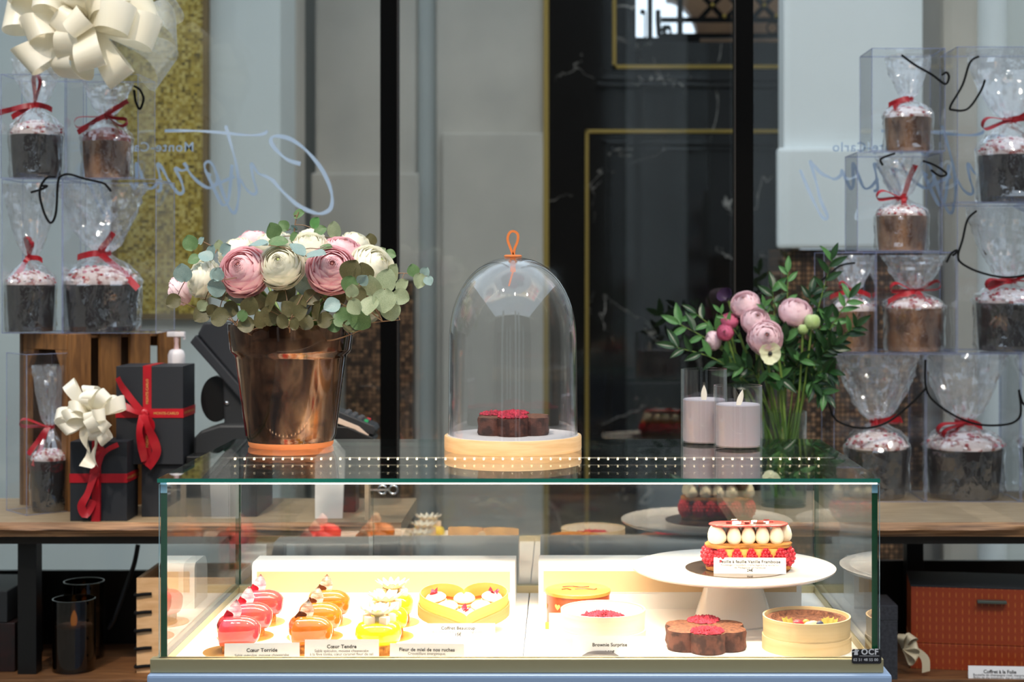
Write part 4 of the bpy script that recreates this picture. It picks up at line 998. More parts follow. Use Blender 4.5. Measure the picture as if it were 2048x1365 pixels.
# ------------------------------------------------------------------ ribbons and bows
def loop_mesh(name, L, fat, w, m_, wob=0.0):
    """a ribbon loop along +X, band width along Y"""
    pts, sides = [], []
    for i in range(19):
        t = i / 18; a = math.sin(PI * t)
        pts.append((L * a ** 0.75, wob * math.sin(PI * t) * math.sin(3 * t), fat * math.sin(2 * PI * t) * (0.5 + 0.5 * a)))
        k = 0.35 + 0.65 * a ** 0.5; sides.append((0, w / 2 * k, 0.1 * w * math.sin(5 * t)))
    return MB().strip(pts, sides).mesh(name, m_, angle=180)

def pompon(name, label, c, rad, w, n, mt, seed, axis=(0, -1, 0.25), tails=()):
    t = thing(name, label, 'bow', c); rnd = random.Random(seed)
    mes = [loop_mesh('ribbon_loop', rad * L, rad * f, w, mt, wb) for L, f, wb in ((1.0, .26, .01), (.92, .31, -.015), (.80, .28, .012), (1.08, .23, -.008))]
    ax = Vector(axis).normalized(); u = ax.cross(Vector((0, 0, 1))).normalized(); v = u.cross(ax) * -1
    for ringk, (cnt, el) in enumerate(n):
        for i in range(cnt):
            a = 2 * PI * (i + 0.5 * ringk) / cnt + rnd.uniform(-.16, .16); e = R(el + rnd.uniform(-8, 8))
            d = (u * math.cos(a) + v * math.sin(a)) * math.cos(e) + ax * math.sin(e)
            z = (ax - d * ax.dot(d)).normalized() if abs(ax.dot(d)) < .98 else u
            y = z.cross(d); M = Matrix((d, y, z)).transposed()
            q = M.to_quaternion() @ Quaternion((1, 0, 0), rnd.uniform(-.35, .35))
            link('ribbon_loop', mes[(i + ringk) % 4], t, None, q, rnd.uniform(.9, 1.08) * (1 - .10 * ringk))
    for pts in tails:
        q = smooth_path([Vector(p) - Vector(c) for p in pts], 5)
        MB().strip(q, [Vector((w / 2 * math.cos(i * .15), w * .2 * math.sin(i * .4), w / 2 * math.sin(i * .15))) for i in range(len(q))]).build('ribbon_tail', mt, t, angle=180)
    return t

# ------------------------------------------------------------------ panettone in cellophane and its clear box
def panettone(label, cx, Rp, yb, ybody, yneck, ytop, flare, Y, dark, seed, bow=None, crust=ICING, bowrot=0.0, zbase=None, open_side=0.0, rib=True, group='wrapped panettoni'):
    k = m_at(Y); zb = pz(yb, Y) if zbase is None else zbase
    r = Rp * k; hb = (yb - ybody) * k; hn = (yb - yneck) * k; ht = (yb - ytop) * k; rf = flare * k
    t = thing('panettone', label, 'cake', (px(cx, Y), Y, zb), (0, 0, 0), group)
    pm = PANE_DARK if dark else PANE_TAN
    MB().lathe([(0, 0.001), (r * .90, 0.001), (r * .96, hb * .5), (r, hb), (r * .96, hb), (r * .9, hb * .9), (0, hb * .9)], 40, fn=lambda q, z, a: q * (1 + .008 * math.cos(22 * a))).build('paper_case', pm, t, angle=50)
    hd = min((hn - hb) * .62, r * .62)
    f = lambda q, z, a: q * (1 + .05 * noise.noise(Vector((math.cos(a) * 2, math.sin(a) * 2, seed + z * 40))))
    MB().lathe([(r * .95, hb * .93), (r * .99, hb + hd * .12)] + [(r * .98 * math.cos(q), hb + hd * (.12 + .88 * math.sin(q))) for q in [R(v) for v in (20, 40, 60, 75)]] + [(0, hb + hd)], 32, fn=f).build('crust', crust, t, angle=180)
    if dark or crust is ICING:
        rnd = random.Random(seed); 
        for mt, n in ((SUGAR, 34), (PRALINE, 26)):
            m = MB()
            for _ in range(n):
                a = rnd.uniform(0, 2 * PI); q = math.asin(rnd.random() ** .8 * .98); s = r * rnd.uniform(.05, .085)
                m.ball((r * .98 * math.cos(q) * math.cos(a), r * .98 * math.cos(q) * math.sin(a), hb + hd * (.12 + .88 * math.sin(q))), s, s * .8, s * .7, 6, 4)
            tag(m.build('topping', mt, t, angle=180), kind='stuff')
    ylim = ({1: .165, 2: .165, 3: .165, 4: .13, 5: .15, 6: .16, 7: .15, 8: .14, 9: .16, 11: .13, 12: .16, 13: .13, 14: .14}.get(seed, .12)) / 2 - .0025; xlim = max(rf * 1.06, r * 1.09)
    rn = r * .20; rj = random.Random(seed * 7 + 1)
    def wrap(q, z, a):
        zz = z / ht
        n1 = noise.noise(Vector((math.cos(a) * 2.2, math.sin(a) * 2.2, zz * 4 + seed * 3.7)))
        n2 = noise.noise(Vector((math.cos(a) * 6, math.sin(a) * 6, zz * 9 + seed * 1.7)))
        am = .03 if z < hb else .10 if z < hn - .3 * (hn - hb) else .16 if z < hn + .01 else .15
        jit = rj.uniform(-1, 1) * (.022 if z < hb else .05) * (0 if z == 0 else 1)
        lim = min(ylim / max(abs(math.sin(a)), .01), xlim / max(abs(math.cos(a)), .01))
        return min(lim, q * (1 + jit + am * n1 + am * .8 * n2 + (am * .35 * math.cos(9 * a + 3 * n1) if z > hb else .006 * math.cos(14 * a))))
    lower = [(r * 1.03, 0.0), (r * 1.10, hb * .12), (r * 1.08, hb * .35), (r * 1.07, hb * .6), (r * 1.10, hb * .88), (r * 1.10, hb + hd * .2), (r * 1.0, hb + hd * .6), (r * .75, hb + hd + .1 * (hn - hb - hd)), (r * .42, hb + hd + .55 * (hn - hb - hd)), (rn, hn)]
    upper = [(rn, hn)] + [(rn + (rf - rn) * q ** .58, hn + (ht - hn) * q) for q in (.12, .26, .42, .58, .74, .88, 1.0)]
    dense = lambda pr: [(a[0] + (b[0] - a[0]) * q / 2, a[1] + (b[1] - a[1]) * q / 2) for a, b in zip(pr, pr[1:]) for q in (0, 1)] + [pr[-1]]
    MB().lathe(dense(lower), 40, fn=wrap).build('cellophane', CELLO, t, smooth=True, angle=14)
    MB().lathe(dense(upper), 36, fn=wrap).build('gathered_cellophane', CELLO_TOP, t, smooth=True, angle=14)
    if rib:
        w = .012 * (r / .06) ** .5
        mq = MB(); n = 28
        q = [(rn * 1.25 * math.cos(2 * PI * i / n), rn * 1.25 * math.sin(2 * PI * i / n), hn + .002 * math.sin(2 * i)) for i in range(n + 1)]
        mq.strip(q, [(0, 0, w * .4)] * len(q)).build('ribbon_band', RED_RIBBON, t, angle=180)
        br = bow or [('loop', 160, 1.0), ('loop', 20, 1.0), ('tail', -60, 1.0), ('tail', -110, 1.0)]
        Minv = Matrix.Identity(3)
        for kind, ang, s in br:
            a = R(ang); d = Vector((math.cos(a), -.25, math.sin(a))).normalized(); L = r * 1.0 * s
            o = Vector((0, -rn * 1.3, hn)); z = Vector((0, -1, 0)); z = (z - d * z.dot(d)).normalized(); y = z.cross(d)
            if kind == 'loop':
                me = loop_mesh('ribbon_loop', L, L * .22, w, RED_RIBBON, .004)
                M = Matrix((d, z, -y)).transposed() if s > 0 else None
                M = Matrix((d, (z * .8 + y * .6).normalized(), d.cross((z * .8 + y * .6).normalized()))).transposed()
                link('ribbon_loop', me, t, Minv @ o, (Minv @ M).to_quaternion())
            else:
                q = [Minv @ (o + d * (L * i / 8) + Vector((0, -.004 * math.sin(i), -.012 * (i / 8) ** 2))) for i in range(9)]
                MB().strip(q, [Minv @ (y * w * .5 + z * w * .15 * math.sin(i * .7)) for i in range(9)]).build('ribbon_tail', RED_RIBBON, t, angle=180)
    return t

def clear_box(label, x0, x1, ytop, Y, depth, zbase, cords=(), rot=0.0, size=None, center=None, ztop=None, group='clear gift boxes'):
    if size is None:
        a, b = px(x0, Y), px(x1, Y); zt = pz(ytop, Y) if ztop is None else ztop; w = (b - a) / 2; c = Vector(((a + b) / 2, Y + depth / 2, zbase)); h = zt - zbase; d = depth / 2
    else: w, d, h = size[0] / 2, size[1] / 2, size[2]; c = Vector(center)
    t = thing('clear_gift_box', label, 'gift box', c, (0, 0, R(rot)), group)
    m = MB().box(-w, w, -d, d, 0, h - 0.0012); m.build('shell', BOX_PVC, t, smooth=False)
    m = MB(); e = 0.0016
    for sx_ in (-w, w):
        for sy_ in (-d, d): m.bar((sx_, sy_, 0), (sx_, sy_, h - .0012), e)
        for z in (0.001, h - 0.002): m.bar((sx_, -d, z), (sx_, d, z), e)
    for sy_ in (-d, d):
        for z in (0.001, h - 0.002): m.bar((-w, sy_, z), (w, sy_, z), e)
    m.build('fold_edges', BOX_SEAM, t, smooth=False)
    inv = t.matrix_basis.inverted() if False else (Matrix.Translation(c) @ Matrix.Rotation(R(rot), 4, 'Z')).inverted()
    for pts in cords:
        Yc = Y - 0.006 if size is None else None
        q = smooth_path([inv @ P(x, y, (Yc if Yc else Yc_rot) + dy) for x, y, dy in pts], 6)
        MB().tube(q, 0.0026, 6).build('cord_handle', CORD, t)
    return t

Yr = 3.479; zt1 = pz(707, Yr); zt2 = pz(503, Yr); zt3 = pz(303, Yr); zt4 = pz(95, Yr); zc2 = pz(405, Yr); zc3 = pz(92, Yr)
E = lambda pts: [(x, y, 0) for x, y in pts]
clear_box('clear gift box on the right table beside the glass case', 1668, 1850, 707, Yr, 0.165, 1.0, [E([(1655, 760), (1655, 790), (1668, 835), (1700, 853), (1740, 856), (1780, 842), (1825, 805), (1851, 778)])])
clear_box('clear gift box in the middle of the bottom row on the right table', 1853, 2040, 707, Yr, 0.165, 1.0, [E([(1851, 720), (1852, 775), (1870, 805), (1915, 835), (1960, 850), (2010, 850), (2035, 840), (2042, 820), (2038, 780)])], ztop=zt1)
clear_box('clear gift box cut by the right picture edge on the right table', 2043, 2235, 707, Yr, 0.165, 1.0, [E([(2040, 790), (2050, 812), (2090, 840), (2150, 850)])], ztop=zt1)
clear_box('clear gift box standing behind the greenery, second row at right', 1648, 1750, 503, Yr + 0.01, 0.13, zt1, [E([(1638, 563), (1655, 552), (1680, 532), (1710, 526)])], ztop=zt2)
clear_box('clear gift box with a red-bowed cake, second row beside the greenery box', 1753, 1912, 503, Yr, 0.15, zt1, [E([(1893, 525), (1902, 508), (1912, 501), (1914, 504), (1905, 512)])], ztop=zt2)
clear_box('large clear gift box at the right edge with a drooping cord, upper middle', 1915, 2110, 405, Yr, 0.16, zt1, [E([(1953, 422), (1935, 440), (1925, 480), (1916, 512), (1925, 528), (1960, 545), (2010, 555), (2060, 548), (2090, 530)])], ztop=zc2)
clear_box('clear gift box third from the table, with a ribbon rising at its right', 1715, 1884, 303, Yr, 0.15, zt2, [E([(1766, 331), (1762, 318), (1790, 307)]), E([(1846, 322), (1868, 330), (1893, 347), (1880, 352), (1862, 340)])], ztop=zt3)
clear_box('clear gift box at the very top of the inner right stack', 1744, 1890, 95, Yr, 0.14, zt3, [E([(1803, 110), (1830, 130), (1865, 150), (1890, 168), (1898, 155), (1893, 145), (1884, 150)])], ztop=zt4)
clear_box('tall clear gift box at the top right with angular cord', 1915, 2110, 92, Yr, 0.16, zc2, [E([(1958, 113), (1940, 125), (1925, 170), (1901, 212), (1906, 220), (1935, 218), (1960, 185), (1970, 160)])], ztop=zc3)
panettone('dark panettone with sugared top in the box nearest the glass case', 1754, 60, 1003, 906, 853, 714, 84, Yr + 0.082, True, 1, [('loop', 8, .75), ('tail', 20, .8), ('tail', 172, .3)], zbase=1.0013)
panettone('dark panettone with sugared top in the middle bottom box at right', 1928, 74, 1003, 906, 853, 714, 84, Yr + 0.082, True, 2, [('loop', 192, .9), ('loop', 205, .8), ('tail', 5, .4)], zbase=1.0013)
panettone('dark panettone cut by the right picture edge, bottom row', 2120, 72, 1003, 906, 853, 714, 82, Yr + 0.082, True, 3, [('loop', 190, .8)], zbase=1.0013)
panettone('tan panettone behind the dark leaves of the vase', 1706, 40, 702, 622, 582, 510, 44, Yr + 0.075, False, 4, [('loop', 150, .9), ('tail', 182, 1.3), ('tail', 2, .8)], zbase=zt1 + 0.0013)
panettone('tan panettone with a large red bow in the second row at right', 1828, 56, 702, 616, 582, 510, 62, Yr + 0.075, False, 5, [('loop', 168, 1.0), ('loop', 15, .9), ('tail', 190, 1.1), ('tail', -48, 1.0)], zbase=zt1 + 0.0013)
panettone('dark panettone with red bow, large box at the right edge', 2018, 64, 702, 606, 562, 412, 84, Yr + 0.08, True, 6, [('loop', 185, .9), ('tail', 178, .9), ('loop', 10, .9)], zbase=zt1 + 0.0013)
panettone('round tan panettone third from the table with looped ribbon', 1803, 50, 498, 428, 392, 308, 50, Yr + 0.075, False, 7, [('loop', 172, 1.15), ('tail', 75, 1.6), ('tail', -80, .5)], zbase=zt2 + 0.0013)
panettone('tan panettone in the topmost box of the inner right stack', 1816, 46, 298, 228, 190, 104, 44, Yr + 0.07, False, 8, [('tail', 185, 1.0), ('tail', 195, .8)], zbase=zt3 + 0.0013)
panettone('dark panettone with wide red bow in the tall box at top right', 2020, 62, 398, 303, 232, 96, 84, Yr + 0.08, True, 9, [('loop', 188, 1.1), ('loop', 14, .9), ('tail', 10, 1.0)], zbase=zc2 + 0.0013)

# left stack: crate, boxes
crate = thing('wooden_crate', 'upright pine crate with slatted side carrying the left gift boxes', 'crate', (px(137, 3.335), 3.335, 1.0))
zcr = pz(668, 3.36) - 1.0
aL, aR = R(180 - 38), R(42)                        # directions of the end face and of the slatted face seen from the corner post
uL = Vector((math.cos(aL), math.sin(aL), 0)); uR = Vector((math.cos(aR), math.sin(aR), 0)); LL, LR = 0.175, 0.262
def slab(o, u, L, z0, z1, th, inward, name, m_=CRATE_WOOD):
    o = Vector(o); m = MB(); a, b, i = o, o + u * L, inward * th
    m.v = [tuple(p + Vector((0, 0, z))) for z in (z0, z1) for p in (a, b, b + i, a + i)]
    for q in ((0, 3, 2, 1), (4, 5, 6, 7), (0, 1, 5, 4), (1, 2, 6, 5), (2, 3, 7, 6), (3, 0, 4, 7)): m.face(q)
    return m.build(name, m_, crate, smooth=False, bevel=0.0015)
for u, n_, L, nm in ((uR, uL, LR, 'slat'), ):
    for s0, w_ in ((0.004, 0.046), (0.072, 0.046), (0.140, 0.046), (0.208, 0.050)):
        slab(u * s0, u, w_, 0.0, zcr, 0.010, n_, nm)
    slab(n_ * (LL - .01), u, L, 0.0, zcr, 0.010, n_, 'back_slat', CRATE_DARK)
for o in (Vector((0, 0, 0)), uR * (LR - 0.014)):
    slab(o + uL * 0.010 + uR * (0.002), uL, LL - .02, zcr - 0.034, zcr - 0.001, 0.012, uR, 'end_board')
    slab(o + uL * 0.010 + uR * (0.002), uL, LL - .02, 0.0, 0.034, 0.012, uR, 'end_board')
    for q in (0.010, LL - 0.028):
        slab(o + uL * q + uR * 0.002, uL, 0.018, 0.034, zcr - 0.034, 0.012, uR, 'end_post')
def tri(o, sgn, zc):
    m = MB(); p = [Vector(o), Vector(o) + uL * sgn * 0.022, Vector(o)]
    m.v = [tuple(p[0] + Vector((0, 0, zcr - .034))), tuple(p[1] + Vector((0, 0, zcr - .034))), tuple(p[0] + Vector((0, 0, zcr - .075)))]
    m.v += [tuple(Vector(v) + uR * .012) for v in m.v[:3]]
    for q in ((0, 1, 2), (5, 4, 3), (0, 3, 4, 1), (1, 4, 5, 2), (2, 5, 3, 0)): m.face(q)
    m.build('corner_block', CRATE_WOOD, crate, smooth=False)
tri(uL * 0.028 + uR * 0.002, 1, 0); tri(uL * (LL - 0.028) + uR * 0.002, -1, 0)
slab(uL * 0.010 + uR * 0.016, uR, LR - .03, 0.0, 0.012, LL - .02, uL, 'floor_board', CRATE_DARK)
slab(uL * 0.010 + uR * 0.016, uR, LR - .03, zcr - 0.010, zcr, LL - .02, uL, 'top_board')

Yl = 3.36; zl1 = 1.0 + zcr + 0.0005; zl2 = pz(357, Yl); zl3 = pz(147, Yl)
Yc_rot = 3.3
clear_box('narrow clear gift box turned cornerwise on the left table by the crate', 0, 0, 0, 0, 0, 0, [], 42, (0.099, 0.099, 0.331), (px(76, 3.345), 3.355, 1.0))
clear_box('clear gift box at the left edge on top of the crate', 4, 124, 357, Yl, 0.13, zl1, [E([(62, 385), (85, 378), (94, 372), (84, 372)])], ztop=zl2)
clear_box('larger clear gift box on the crate with looped black cord', 126, 312, 357, Yl, 0.16, zl1, [E([(112, 354), (95, 355), (82, 372), (80, 395), (90, 430), (102, 446), (112, 425), (116, 365), (123, 352), (140, 349), (170, 358), (205, 366), (215, 374), (222, 383)])], ztop=zl2)
clear_box('clear gift box at the left edge under the cream bow', 2, 130, 147, Yl, 0.13, zl2, [], ztop=zl3)
clear_box('clear gift box with cord at its right, beneath the cream bow', 133, 276, 147, Yl, 0.14, zl2, [E([(268, 172), (280, 180), (287, 198), (280, 218), (272, 205), (268, 180)])], ztop=zl3)
panettone('dark panettone in the cornerwise box on the left table', 100, 37, 1015, 914, 848, 725, 34, 3.356, True, 10, [('loop', 165, 1.5), ('tail', -110, 1.9), ('tail', -130, 1.5)], zbase=1.0013)
panettone('dark panettone at the left edge on top of the crate', 62, 46, 662, 568, 514, 366, 52, Yl + 0.065, True, 11, [('loop', 85, .95), ('loop', 75, .8), ('tail', -130, .7), ('tail', 10, .7)], zbase=zl1 + 0.0013)
panettone('wide dark panettone on the crate with a long red tail', 205, 70, 662, 568, 506, 368, 84, Yl + 0.08, True, 12, [('tail', -35, 1.5), ('tail', 58, .9), ('tail', 176, .6)], zbase=zl1 + 0.0013)
panettone('dark panettone with knotted red bow in the left upper box', 74, 50, 352, 264, 204, 110, 50, Yl + 0.065, True, 13, [('loop', 78, 1.2), ('tail', 188, 1.6), ('tail', 200, .9), ('tail', 0, .8)], zbase=zl2 + 0.0013)
panettone('tan panettone with slanting red bow in the right upper box', 214, 47, 352, 276, 226, 158, 50, Yl + 0.07, False, 14, [('loop', 195, 1.3), ('tail', 38, 1.4), ('loop', -22, 1.1), ('tail', 205, 1.2)], crust=CRUST_RED, zbase=zl2 + 0.0013)

cb_c = P(168, 42, 3.27)
pompon('cream_bow', 'huge cream satin bow lying on the topmost left boxes', cb_c, 0.155, 0.062, ((9, 4), (8, 34), (6, 60)), CREAM_RIBBON, 3)
tul = thing('tulle_ribbon', 'sheer glittering tulle ribbon loops behind the huge cream bow', 'ribbon', P(215, 60, 3.31))
for ang, L, f in ((-28, .150, .04), (8, .140, .05), (-200, .17, .05), (-150, .15, .04), (36, .15, .05)):
    a = R(ang); d = Vector((math.cos(a), 0.05, math.sin(a))).normalized(); y = Vector((0, -1, 0)); z = d.cross(y).normalized()
    y = z.cross(d)
    M = Matrix((d, (z * .8 + y * .6).normalized(), d.cross((z * .8 + y * .6).normalized()))).transposed()
    link('ribbon_loop', loop_mesh('ribbon_loop', L, f, 0.085, TULLE, .02), tul, None, M.to_quaternion())

# ------------------------------------------------------------------ black gift boxes with printed red ribbon
def gift(label, x0, x1, ytop, Y, depth, zb, vx, hy, knot, tails, extra=()):
    a, b = px(x0, Y), px(x1, Y); h = pz(ytop, Y) - zb; w = (b - a) / 2
    t = thing('black_gift_box', label, 'gift box', ((a + b) / 2, Y + depth / 2, zb)); d = depth / 2
    MB().box(-w, w, -d, d, 0, h).build('box', GIFT_BLACK, t, smooth=False, bevel=0.0012)
    if vx is None: return t
    c = t.location
    v0, v1 = px(vx[0], Y) - c.x, px(vx[1], Y) - c.x; z0, z1 = pz(hy[1], Y) - c.z, pz(hy[0], Y) - c.z; e = .0009
    m = MB(); m.box(v0, v1, -d - e, d + e, -.0, h + e); m.build('ribbon', RED_RIBBON, t, smooth=False)
    m = MB(); m.box(-w - e, w + e, -d - e * 1.5, d + e * 1.5, z0, z1); m.build('ribbon', RED_RIBBON, t, smooth=False)
    m = MB(); zc = (z0 + z1) / 2
    for xx in [v0 - .03 - .062 * k for k in range(6)] + [v1 + .03 + .062 * k for k in range(6)]:
        if -w + .028 < xx < w - .028: put_text(m, 'MONTE-CARLO', .0072, Matrix.Translation((xx, -d - e * 1.5 - .0003, zc - .0025)) @ FACE, .012)
    for zz in [z1 + .035 + .065 * k for k in range(4)] + [z0 - .035 - .065 * k for k in range(4)]:
        if .03 < zz < h - .03: put_text(m, 'MONTE-CARLO', .0072, Matrix.Translation(((v0 + v1) / 2 + .0025, -d - e - .0003, zz)) @ FACE @ Matrix.Rotation(R(90), 4, 'Z'), .012)
    for s in (-.02, .02): put_text(m, 'MONTE-CARLO', .0072, Matrix.Translation((w + e + .0003, s, zc - .0025)) @ Matrix.Rotation(R(90), 4, 'Z') @ FACE, .012)
    m.build('ribbon_print', GOLD_PRINT, t, smooth=False)
    kx, kz = px(knot[0], Y) - c.x, pz(knot[1], Y) - c.z
    m = MB(); m.ball((kx, -d - .004, kz), .011, .006, .010, 10, 6); m.build('ribbon_knot', RED_RIBBON, t)
    for pts, wd in tails:
        q = smooth_path([Vector((px(x, Y) - c.x, -d - .003 - dy, pz(y, Y) - c.z)) for x, y, dy in pts], 5)
        sd = []
        for i in range(len(q)):
            dd = (q[min(i + 1, len(q) - 1)] - q[max(i - 1, 0)]).normalized(); s = Vector((0, -1, 0)).cross(dd).normalized()
            sd.append((s * math.cos(.5 * math.sin(i * .35)) + Vector((0, -1, 0)) * math.sin(.5 * math.sin(i * .35))) * wd / 2)
        MB().strip(q, sd).build('ribbon_tail', RED_RIBBON, t, angle=180)
    return t
zg = pz(929, 3.27)
gift('plain black gift box lying under the tall ribboned one', 283, 396, 929, 3.27, 0.10, 1.0, None, None, None, ())
gift('tall black gift box tied with red ribbon beside the case', 232, 366, 733, 3.262, 0.105, zg + .0005, (286, 303), (818, 836), (288, 826),
     [([(287, 826, .004), (268, 800, .012), (250, 775, .014), (239, 755, .012)], .014), ([(288, 830, .006), (283, 860, .014), (287, 895, .010), (293, 922, .006)], .016),
      ([(290, 828, .008), (300, 850, .018), (312, 880, .014), (316, 905, .010), (298, 934, .008)], .018), ([(284, 824, .006), (262, 815, .014), (242, 806, .010)], .014), ([(286, 828, .006), (308, 845, .016), (300, 862, .010), (290, 840, .004)], .016)])
gift('small black gift box tied with red ribbon at the table edge', 140, 254, 884, 3.215, 0.085, 1.0, (184, 202), (948, 966), (190, 950),
     [([(190, 950, .006), (180, 985, .012), (168, 1010, .014), (176, 1028, .010), (190, 1000, .006)], .016), ([(191, 952, .004), (196, 990, .006), (193, 1043, .004)], .017), ([(190, 948, .006), (202, 915, .012), (206, 900, .010), (192, 903, .008)], .018), ([(192, 946, .008), (212, 905, .014), (240, 888, .010)], .010)])
pompon('cream_bow', 'small cream satin bow hanging on the small black gift box', P(184, 828, 3.165), 0.070, 0.027, ((8, 6), (6, 38), (4, 62)), CREAM_RIBBON, 11,
       tails=[[P(183, 835, 3.17), P(170, 862, 3.15), P(176, 890, 3.15), P(182, 918, 3.16), P(170, 935, 3.15)], [P(190, 835, 3.17), P(200, 860, 3.15), P(190, 905, 3.15), P(188, 925, 3.16)]])

# sanitiser bottle behind the black boxes
Y = 3.44; k = m_at(Y); zb = 1.0
t = thing('pump_bottle', 'hand gel bottle with white pump behind the tall black gift box', 'bottle', (px(353, Y), Y, zb)); z = lambda y: pz(y, Y) - zb
MB().lathe([(0, 0), (26 * k, 0), (27 * k, .004), (27 * k, z(765)), (20 * k, z(745)), (13 * k, z(736)), (0, z(736))], 32).build('bottle', mat('smoky bottle', lin(70, 70, 74), 0.15), t)
MB().lathe([(0, z(737)), (13 * k, z(737)), (14 * k, z(734)), (14 * k, z(730)), (0, z(730))], 24).build('neck', PLASTIC_BLACK, t)
MB().lathe([(0, z(729)), (17 * k, z(729)), (17 * k, z(710)), (14 * k, z(702)), (9 * k, z(699)), (0, z(699))], 32).build('collar', PLASTIC_WHITE, t)
MB().lathe([(0, z(700)), (5.5 * k, z(700)), (4 * k, z(688)), (6 * k, z(674)), (0, z(674))], 20).build('pump_stem', mat('pinkish pump stem', lin(214, 180, 176), 0.4), t)
MB().box(-18 * k, 17 * k, -7 * k, 7 * k, z(674), z(664)).box(13 * k, 18 * k, -3 * k, 3 * k, z(680), z(672)).build('pump_head', PLASTIC_WHITE, t, smooth=False, bevel=0.002)

# till screen seen from behind
Y = 3.36; t = thing('till_screen', 'black tilted till screen on a stand behind the flower pot', 'monitor', (px(470, Y), Y, 1.0))
def loc(x, y): return (px(x, Y) - t.location.x, pz(y, Y) - 1.0)
MB().prism([loc(*q) for q in ((399, 668), (412, 645), (600, 640), (612, 790), (504, 792))], -.02, .03).build('screen_body', GIFT_BLACK, t, smooth=False, bevel=0.004)
MB().prism([loc(*q) for q in ((386, 684), (398, 669), (506, 793), (494, 806))], -.03, .02).build('screen_edge', GIFT_BLACK, t, smooth=False, bevel=0.003)
m = MB(); cxl, czl = loc(428, 800)
m.lathe([(0, -.02), (.036, -.02), (.040, -.014), (.040, .02), (0, .02)], 40); m.xform(Matrix.Translation((cxl, .035, czl)) @ Matrix.Rotation(R(90), 4, 'X') @ Matrix.Diagonal((.78, 1.2, 1, 1)))
m.build('hinge_cover', PLASTIC_DEEP, t)
m = MB(); m.ball((loc(456, 806)[0], -.012, loc(456, 806)[1]), .006, .004, .005); m.build('logo_stud', CHROME, t)
MB().prism([loc(*q) for q in ((448, 760), (520, 760), (520, 900), (452, 900))], -.012, .03).build('stand_neck', PLASTIC_BLACK, t, smooth=False, bevel=0.004)
MB().prism([loc(*q) for q in ((398, 872), (412, 858), (450, 846), (520, 846), (520, 905), (398, 905))], -.05, .06).build('stand_foot', PLASTIC_BLACK, t, smooth=False, bevel=0.005)
MB().box(loc(392, 0)[0], loc(530, 0)[0], -.09, .09, 0, loc(0, 903)[1]).build('cash_drawer', PLASTIC_DEEP, t, smooth=False, bevel=0.003)
# card reader
Y = 3.36; t = thing('card_reader', 'black payment card terminal lying tilted behind the flower pot', 'card terminal', (px(690, Y), Y, 1.0))
def loc(x, y): return (px(x, Y) - t.location.x, pz(y, Y) - 1.0)
MB().prism([loc(*q) for q in ((640, 816), (676, 817), (752, 849), (756, 858), (750, 868), (700, 850), (640, 850))], -.035, .035).build('body', PLASTIC_BLACK, t, smooth=False, bevel=0.003)
MB().prism([loc(*q) for q in ((640, 828), (676, 831), (722, 850), (742, 868), (735, 870), (715, 856), (674, 842), (640, 842))], -.0385, .02).build('side_cover', mat('beige side cover', lin(196, 174, 156), 0.5), t, smooth=False, bevel=0.001)
for i in range(4):
    for j in range(3):
        x_, y_ = 696 + i * 13, 824.5 + i * 5.6; a, b = loc(x_, y_)
        m = MB(); m.box(-.004, .004, -.005, .005, -.002, .003); m.xform(Matrix.Translation((a, -.022 + .022 * j, b)) @ Matrix.Rotation(R(23), 4, 'Y'))
        m.build('key', (mat('grey key', lin(74, 76, 80), .4), mat('green key', lin(40, 150, 90), .4), mat('red key', lin(170, 40, 44), .4))[0 if i < 3 else (1, 0, 2)[j]], t, smooth=False)
MB().prism([loc(*q) for q in ((640, 848), (700, 850), (752, 872), (752, 880), (640, 880))], -.04, .04).build('cradle', PLASTIC_DEEP, t, smooth=False, bevel=0.003)
MB().box(loc(640, 0)[0], loc(715, 0)[0], -.03, .03, 0, loc(0, 879)[1]).build('stand', PLASTIC_DEEP, t, smooth=False, bevel=0.003)
tag(MB().prism([(px(630, 3.25), pz(915, 3.25)), (px(668, 3.25), pz(880, 3.25)), (px(690, 3.25), pz(905, 3.25)), (px(684, 3.25), 1.0), (px(630, 3.25), 1.0)], 3.25, 3.262).build('paper_sign', PAPER, None, smooth=False), 'white paper card standing on the left table behind the flower pot', 'card')
# cable clip with post at the table end
Y = 3.235; t = thing('sign_post', 'beige upright post with chrome ring clamp at the end of the left table', 'post', (px(735, Y), Y, 1.0))
MB().box(-.0055, .0055, -.003, .003, 0, .072).build('post', mat('beige lath', lin(206, 180, 150), .5), t, smooth=False, bevel=.0008)
for kx in (.030, .052):
    m = MB(); m.tube([(kx + .0085 * math.cos(a * PI / 8), 0, .060 + .0085 * math.sin(a * PI / 8)) for a in range(17)], .0024, 6); m.build('clamp_ring', CHROME, t)
MB().bar((0, 0, .060), (.045, 0, .060), .004).build('clamp_arm', CHROME, t, smooth=False)

# ------------------------------------------------------------------ below the tables
def smoked(label, x, Y, r, h, fl):
    t = thing('smoked_glass_candle', label, 'candle', (px(x, Y), Y, .685), group='smoked glass candles')
    MB().lathe([(r, 0.0), (r, h), (r - .0022, h), (r - .0022, .004), (0, .004)], 48).build('glass_cylinder', SMOKE_GLASS, t, angle=50)
    MB().lathe([(0, .005), (r - .005, .005), (r - .005, h * .62), (0, h * .62)], 40).build('wax', WAX, t, angle=50)
    f = lambda u, v: ((u - .5) * 2 * .006 * math.sin(PI * (.16 + .84 * v)) ** .9, -.003, h * .6 + .034 * v)
    m = MB(); m.grid(5, 8, f); m.grid(5, 8, lambda u, v: (f(u, v)[0], .003, f(u, v)[2])); m.build('flame_blade', FLAME, t)
smoked('front smoked glass candle glowing under the left table', 148, 3.29, .043, .146, 1)
smoked('rear smoked glass candle under the left table', 168, 3.40, .042, .160, 1)
